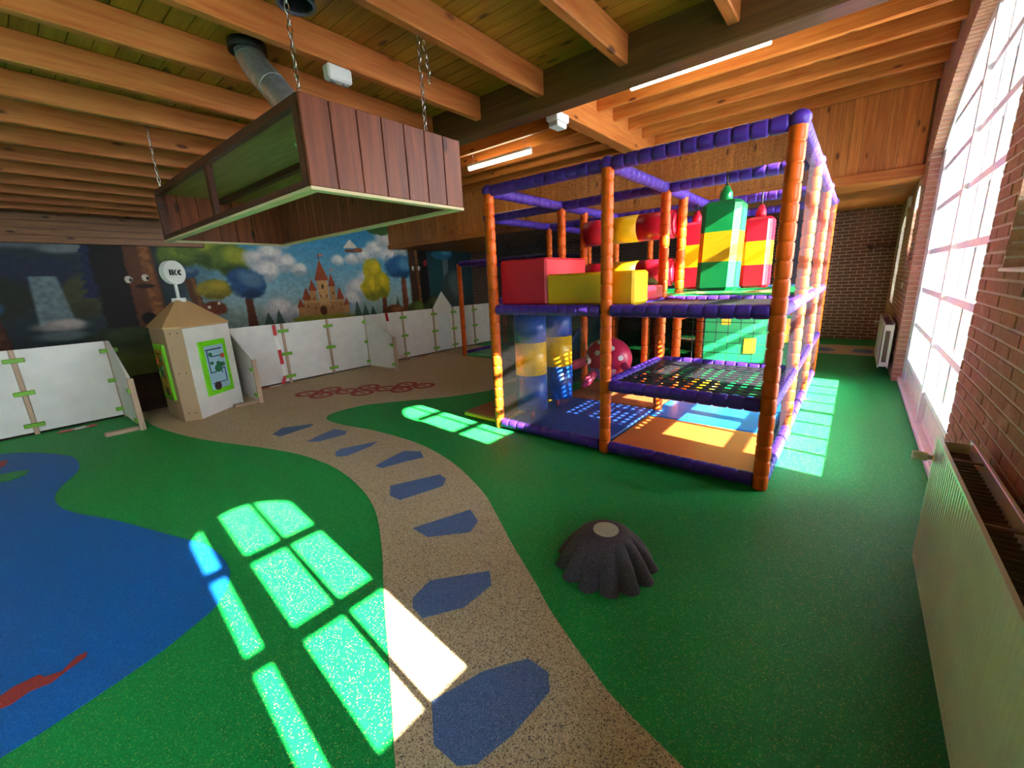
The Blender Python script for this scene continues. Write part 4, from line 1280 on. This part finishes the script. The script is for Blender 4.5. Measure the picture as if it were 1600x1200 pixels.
for x, y in ((XA,Y0),(XB,Y0),(XC,Y0),(XA,Y1),(XB,Y1),(XC,Y1),(XD,Y1),(XB,Y2),(XC,Y2),(XA,Y3),(XB,Y3),(XC,Y3),(XD,Y3),(XA,Y4),(XB,Y4),(XC,Y4),(XD,Y4)):
    post(x, y)
    part('corner_cap', MB().sphere((x, y, TOPZ+0.005), 0.062, 0.062, 0.055, 14, 8), PURPLE, play)
XP = [XA, XB, XC, XD]
def bx(xa, xb, y, z): beam((xa, y, z), (xb, y, z))
def by(x, ya, yb, z): beam((x, ya, z), (x, yb, z))
for xa, xb in ((XB, XA), (XC, XB)):
    for y in (Y0, Y1, Y3, Y4): bx(xa, xb, y, TOPZ)
    bx(xa, xb, Y0, 0.06); bx(xa, xb, Y0, L2); bx(xa, xb, Y1, L2); bx(xa, xb, Y4, L2); bx(xa, xb, Y3, L2-0.02)
for y in (Y1, Y3, Y4): bx(XD, XC, y, TOPZ)
bx(XB, XA, Y0, L1); bx(XB, XA, Y1, L1)
for x in (XA, XB, XC):
    by(x, Y0, Y1, TOPZ)
    by(x, Y0, Y1, L2)
for x in (XA, XB, XC, XD):
    by(x, Y1, Y3, TOPZ); by(x, Y3, Y4, TOPZ)
for ya, yb in ((Y0, Y1), (Y1, Y3), (Y3, Y4)):
    by(XA, ya, yb, 0.06)
by(XA, Y1, Y3, L2); by(XA, Y3, Y4, L2); by(XA, Y0, Y1, L1); by(XB, Y0, Y1, L1); by(XA, Y1, Y3, L1); by(XA, Y3, Y4, L1)
by(XD, Y1, Y3, L2); by(XD, Y3, Y4, L2); bx(XD, XC, Y1, L2)

# woven webbing decks: real straps with square holes
def webbing(x0, x1, y0, y1, z, n, w):
    mb = MB()
    for i in range(n):
        x = x0+(x1-x0)*(i+0.5)/n
        mb.box(x-w/2, x+w/2, y0, y1, z, z+0.004)
    k = max(2, round(n*(y1-y0)/(x1-x0)))
    for i in range(k):
        y = y0+(y1-y0)*(i+0.5)/k
        mb.box(x0, x1, y-w/2, y+w/2, z+0.004, z+0.008)
    o = part('webbing', mb, STRAP, play); o['kind'] = 'stuff'
webbing(XB+0.04, XA-0.04, Y0+0.04, Y1-0.04, L1+0.01, 12, 0.048)
webbing(XB+0.04, XA-0.04, Y0+0.04, Y1-0.04, L2+0.01, 12, 0.05)

# padded decks
part('deck', MB().bevbox(XC, XB, Y0+0.03, Y1, L2-0.05, L2+0.035, 0.02), PURPLE, play)
part('deck', MB().bevbox(XC, XA, Y1+0.02, Y3+0.3, L2-0.01, L2+0.065, 0.02), VGREEN, play)
part('deck', MB().bevbox(XD, XC, Y1+0.04, Y4, L2-0.03, L2+0.05, 0.02), VDARKBLUE, play)
part('deck', MB().bevbox(XC, XA, Y3+0.3, Y4-0.03, L2-0.01, L2+0.06, 0.02), VDARKBLUE, play)

# nets
def net(name, vs, m):
    part(name, MB().add(vs, [(0, 1, 2, 3)]), m, play)
zt = TOPZ+0.035
net('roof_net', [(XC, Y0, zt), (XA, Y0, zt), (XA, Y4, zt), (XC, Y4, zt)], NETROOF)
net('roof_net', [(XD, Y1, zt), (XC, Y1, zt), (XC, Y4, zt), (XD, Y4, zt)], NETROOF)
for ya, yb in ((Y0, Y1), (Y1, Y3), (Y3, Y4)):
    for za, zb in ((0.1, L2-0.04), (L2+0.04, TOPZ-0.04)):
        net('side_net', [(XA+0.03, ya, za), (XA+0.03, yb, za), (XA+0.03, yb, zb), (XA+0.03, ya, zb)], NETSIDE)
net('back_net', [(XD, Y4+0.03, 0.05), (XA, Y4+0.03, 0.05), (XA, Y4+0.03, TOPZ), (XD, Y4+0.03, TOPZ)], NETDARK)
net('side_net', [(XD-0.03, Y1, 0.05), (XD-0.03, Y4, 0.05), (XD-0.03, Y4, TOPZ), (XD-0.03, Y1, TOPZ)], NETDARK)
net('inner_net', [(XC, Y3-0.04, 0.05), (XB, Y3-0.04, 0.05), (XB, Y3-0.04, L2), (XC, Y3-0.04, L2)], NETDARK)
net('front_net', [(XC, Y0-0.03, 0.1), (XB, Y0-0.03, 0.1), (XB, Y0-0.03, L2), (XC, Y0-0.03, L2)], NETFRONT)
# lower climbing frames: orange bars between posts and cord grids
for z in (1.02,):
    beam((XC, Y3, z), (XB, Y3, z), 0.04, m=ORANGE); beam((XB, Y2, z), (XB, Y3, z), 0.04, m=ORANGE)
    beam((XB, Y3, z), (XA, Y3, z), 0.04, m=ORANGE)
post(-2.18, Y3, 0.0, L2, 0.04); post(-1.95, Y2, 0.0, L2, 0.04)
cords = MB()
for i in range(9):
    x = XB+0.08+(XA-XB-0.16)*i/8
    cords.tube([(x, Y2+0.35, 0.05), (x, Y2+0.35, L2)], 0.004, 5)
for i in range(10):
    z = 0.1+i*0.12
    cords.tube([(XB, Y2+0.35, z), (XA, Y2+0.35, z)], 0.004, 5)
o = part('cord_grid', cords, STRAP, play); o['kind'] = 'stuff'
# green foam wall with yellow spots behind the cord grid
gd = Vector((0.91, 0.415, 0)).normalized(); gn = Vector((gd.y, -gd.x, 0)); gc = Vector((-0.94, Y3-0.12, 0.63))
gw = part('foam_wall', MB().obox(gc, gd, gn, (0, 0, 1), 0.53, 0.05, 0.56), VGREEN, play)
for u, z, s in ((-0.30, 0.95, 0.10), (-0.02, 0.62, 0.13), (0.30, 0.80, 0.20)):
    part('foam_spot', MB().obox(gc+gd*u+gn*0.055+Vector((0, 0, z-0.63)), gd, gn, (0, 0, 1), s/2, 0.012, s*0.7), VYELLOW, gw)

# rollers between the upper posts
def roller(z, label):
    r = thing('foam_roller', ((XB+XC)/2, (Y2+0.02), z), label, 'foam roller', 'pair of padded rollers')
    xs = [XC+0.07, -2.47, -2.04, XB-0.07]
    for i, (a, b) in enumerate(zip(xs[:-1], xs[1:])):
        m = VYELLOW if i == 1 else VRED
        path = [(a, Y2, z), (b, Y2, z)]
        part('sleeve', MB().tube(path, 0.152, 28), m, r)
    part('end_ruffle', MB().tube([(xs[-1], Y2, z), (xs[-1]+0.02, Y2, z)], [0.15, 0.09], 28), VRED, r)
    part('axle', MB().tube([(XC+0.02, Y2, z), (XB-0.02, Y2, z)], 0.02, 10), STEEL, r)
roller(2.045, 'upper red and yellow foam roller between orange posts')
roller(1.53, 'lower red and yellow foam roller between orange posts')

# foam steps on the upper deck
def foam(name, dims, m, label, group=None, b=0.018):
    x0, x1, y0, y1, z0, z1 = dims
    t = thing(name, ((x0+x1)/2, (y0+y1)/2, z0), label, 'foam block', group)
    part('cushion', MB().bevbox(x0, x1, y0, y1, z0, z1, b), m, t)
    part('seam', MB().box(x0-0.001, x1+0.001, y0-0.001, y1+0.001, z0+0.03, z0+0.034), m, t)
zd = L2+0.036
foam('foam_step', (XC+0.02, -2.22, 3.24, 3.98, zd, 1.705), VRED, 'tall red foam block on the left of the upper deck')
foam('foam_step', (-2.215, -1.38, 3.24, 3.55, zd, 1.55), VYELLOW, 'low yellow foam block next to the red block on upper deck')
foam('foam_step', (-2.2, -1.50, 3.57, 4.25, zd, 1.41), VRED, 'flat red foam step behind the yellow block on upper deck')
foam('foam_step', (-3.55, -3.2, 5.35, 5.75, L2+0.05, 1.62), VBLUE, 'blue foam block at the back of the upper deck')

# hanging bags
def bag(cx, cy, z0, z1, w, cols, label, ztop, tilt=0.0, name='punch_bag'):
    t = thing(name, (cx, cy, z0), label, 'punch bag', 'hanging square punch bags')
    h = (z1-z0)/len(cols); c = w*0.15
    def ring(z, s=1.0):
        a = w/2*s; b = a-c*s
        off = tilt*(z-z0)
        return [(cx+off+x, cy+y, z) for x, y in ((-b,-a),(b,-a),(a,-b),(a,b),(b,a),(-b,a),(-a,b),(-a,-b))]
    for i, m in enumerate(cols):
        za = z0+h*i; zb = z0+h*(i+1)
        R_ = []
        if i == 0: R_.append(ring(za, 0.86)); R_.append(ring(za+0.03))
        else: R_.append(ring(za))
        if i == len(cols)-1: R_.append(ring(zb-0.03)); R_.append(ring(zb, 0.82))
        else: R_.append(ring(zb))
        mb = MB(); vs = [p for r in R_ for p in r]; fs = []
        for j in range(len(R_)-1):
            for k in range(8):
                fs.append((j*8+k, j*8+(k+1) % 8, (j+1)*8+(k+1) % 8, (j+1)*8+k))
        fs.append(tuple(range(7, -1, -1))); fs.append(tuple((len(R_)-1)*8+k for k in range(8)))
        mb.add(vs, fs)
        part('section', mb, m, t)
    off = tilt*(z1-z0)
    part('top_cone', MB().tube([(cx+off, cy, z1-0.01), (cx+off, cy, z1+0.07), (cx+off, cy, z1+0.13)], [0.055, 0.05, 0.02], 12), cols[-1], t)
    part('strap', MB().tube([(cx+off, cy, z1+0.12), (cx+off, cy, ztop)], 0.008, 6), BLACK, t)
bag(-0.99, 4.18, 1.345, 2.09, 0.31, [VGREEN, VYELLOW, VGREEN], 'green and yellow square punch bag hanging in front', TOPZ, 0.03)
bag(-0.90, 5.45, 1.32, 2.06, 0.27, [VRED, VYELLOW, VRED], 'red and yellow punch bag hanging nearest the right post', TOPZ)
bag(-1.55, 5.42, 1.32, 2.08, 0.27, [VRED, VYELLOW, VRED], 'red and yellow punch bag hanging behind the green bag', TOPZ)

# padded cylinders hanging under the deck
def cyl(cx, cy, z0, r, label):
    t = thing('hanging_cylinder', (cx, cy, z0), label, 'foam cylinder', 'padded cylinders under the deck')
    zs = [z0, z0+0.38, z0+0.72, L2-0.06]
    for i, m in enumerate((VBLUE, VYELLOW, VBLUE)):
        part('section', MB().tube([(cx, cy, zs[i]), (cx, cy, zs[i+1])], r, 28), m, t)
    part('bottom_rope', MB().tube([(cx, cy, 0.05), (cx, cy, z0+0.01)], 0.02, 8), VPINK, t)
cyl(-2.585, 3.46, 0.17, 0.165, 'blue and yellow padded cylinder nearest the front left post')
cyl(-2.60, 3.98, 0.17, 0.175, 'blue and yellow padded cylinder second from the front left post')

# mats
def mat_(dims, m, label, edge=None):
    x0, x1, y0, y1, h = dims
    t = thing('floor_mat', ((x0+x1)/2, (y0+y1)/2, 0), label, 'floor mat', 'padded mats in the play frame')
    part('pad', MB().bevbox(x0, x1, y0, y1, 0.006, h, 0.012), m, t)
    part('border', MB().bevbox(x0-0.004, x1+0.004, y0-0.004, y1+0.004, 0.004, h-0.02, 0.006), edge or m, t)
mat_((XC+0.02, -1.60, Y0+0.06, Y1-0.03, 0.055), VMATBLUE, 'blue floor mat in the front left bay of the play frame')
mat_((-1.58, XA-0.06, Y0+0.06, Y1-0.25, 0.055), VMATORANGE, 'orange floor mat in the front right bay of the play frame')
mat_((-1.58, XA-0.06, Y1-0.23, Y2+0.55, 0.055), plain('mat_lightblue', rgb(30, 110, 190), 0.45), 'bright blue floor mat behind the orange mat')
mat_((XC+0.02, -1.60, Y1-0.01, Y2+0.55, 0.055), VMATBROWN, 'brown floor mat behind the front left bay')
mat_((-3.40, XC-0.06, 3.22, Y1-0.06, 0.06), VMATBROWN, 'brown floor mat with yellow border left of the front post', VYELLOW)

# spotted toy animal at the back of the lower level
def toy():
    c = Vector((-2.33, 4.75, 0.52))
    t = thing('toy_animal', (c.x, c.y, 0.06), 'round red spotted toy animal with pink flippers under the deck', 'toy')
    mb = MB().sphere(c, 0.30, 0.22, 0.26, 24, 14)
    part('body', mb, plain('toy_red', rgb(196, 34, 74), 0.35), t)
    pw = plain('toy_white', rgb(232, 222, 214), 0.4)
    for a, b in ((-100, 20), (-60, 35), (-135, 5), (-75, -5), (-110, 55), (-40, 8), (-90, -30), (-150, 40), (-55, -30)):
        a, b = math.radians(a), math.radians(b)
        n_ = Vector((math.cos(b)*math.cos(a), math.cos(b)*math.sin(a), math.sin(b)))
        p = c+Vector((n_.x*0.30, n_.y*0.22, n_.z*0.26))
        nn = Vector((n_.x/0.30, n_.y/0.22, n_.z/0.26)).normalized()
        part('spot', MB().tube([p-nn*0.012, p+nn*0.004], 0.032, 12, smooth=False), pw, t)
    for pts, rr in (([(-2.55, 4.62, 0.50), (-2.68, 4.55, 0.44), (-2.80, 4.50, 0.36)], [0.05, 0.06, 0.025]),
                    ([(-2.42, 4.55, 0.36), (-2.46, 4.46, 0.27), (-2.50, 4.40, 0.20)], [0.05, 0.06, 0.03]),
                    ([(-2.08, 4.65, 0.46), (-1.97, 4.60, 0.40), (-1.88, 4.58, 0.36)], [0.05, 0.05, 0.02])):
        part('flipper', MB().tube(pts, rr, 12), VPINK, t)
    e = Vector((-2.50, 4.545, 0.50))
    ey = part('eye', MB().sphere(e, 0.035, 0.03, 0.045, 12, 8), pw, t)
    part('pupil', MB().sphere(e+Vector((-0.008, -0.024, 0)), 0.014, 0.012, 0.018, 10, 6), BLACK, ey)
    part('belly', MB().sphere(c+Vector((-0.02, -0.02, -0.13)), 0.22, 0.18, 0.16, 20, 10), plain('toy_lilac', rgb(150, 130, 210), 0.4), t)
    part('spring', MB().tube([(c.x, c.y, 0.06), (c.x, c.y, 0.3)], 0.06, 14), BLACK, t)
toy()
y_ = thing('foam_roll', (-1.42, 5.1, 0.055), 'yellow foam roll lying under the webbing deck', 'foam roll')
part('roll', MB().tube([(-1.50, 5.12, 0.165), (-1.12, 5.12, 0.165)], 0.105, 20), VYELLOW, y_)
part('end_patch', MB().tube([(-1.12, 5.12, 0.165), (-1.115, 5.12, 0.165)], 0.08, 20, smooth=False), VRED, y_)
# blue slide leaving the back of the frame
sl = thing('slide', (-3.2, 5.2, 0), 'dark blue curved slide inside the left of the play frame', 'slide')
vs = []; fs = []
for i in range(15):
    s = i/14
    x = -3.05-0.02*math.sin(s*3); y = 6.4-1.5*s; z = 1.02-0.92*(s**0.9)
    for dx, dz in ((-0.24, 0.16), (-0.22, 0.02), (-0.12, -0.02), (0.12, -0.02), (0.22, 0.02), (0.24, 0.16)):
        vs.append((x+dx, y, z+dz))
for i in range(14):
    for k in range(5): fs.append((i*6+k, i*6+k+1, (i+1)*6+k+1, (i+1)*6+k))
part('chute', MB().add(vs, fs, True), VDARKBLUE, sl)
for k in (0, 5):
    part('rim', MB().tube([vs[i*6+k] for i in range(15)], 0.022, 8), plain('rim_violet', rgb(80, 60, 150), 0.4), sl)

# ================================================================== TODDLER FRAME
tod = thing('toddler_frame', (-5.3, 6.9, 0), 'low padded toddler frame with orange posts between fence and play frame', 'play frame')
tx0, tx1, ty0, ty1, tz = -6.38, -4.15, 6.18, 7.55, 1.90
for x, y in ((tx0, ty0), (tx1, ty0), (tx0, ty1), (tx1, ty1)):
    post(x, y, 0.0, tz, 0.05, tod)
for p, q in (((tx0,ty0,tz),(tx1,ty0,tz)), ((tx0,ty1,tz),(tx1,ty1,tz)), ((tx0,ty0,tz),(tx0,ty1,tz)), ((tx1,ty0,tz),(tx1,ty1,tz)), ((tx0,ty1,0.06),(tx1,ty1,0.06)), ((tx0,ty0,0.06),(tx0,ty1,0.06))):
    beam(p, q, 0.055, tod)
part('net', MB().add([(tx0, ty1+0.04, 1.0), (tx1, ty1+0.04, 1.0), (tx1, ty1+0.04, tz), (tx0, ty1+0.04, tz)], [(0, 1, 2, 3)]), NETDARK, tod)
part('mat', MB().bevbox(tx0+0.06, tx1-0.06, ty0-0.02, ty1-0.06, 0.004, 0.06, 0.012), VMINT, tod)
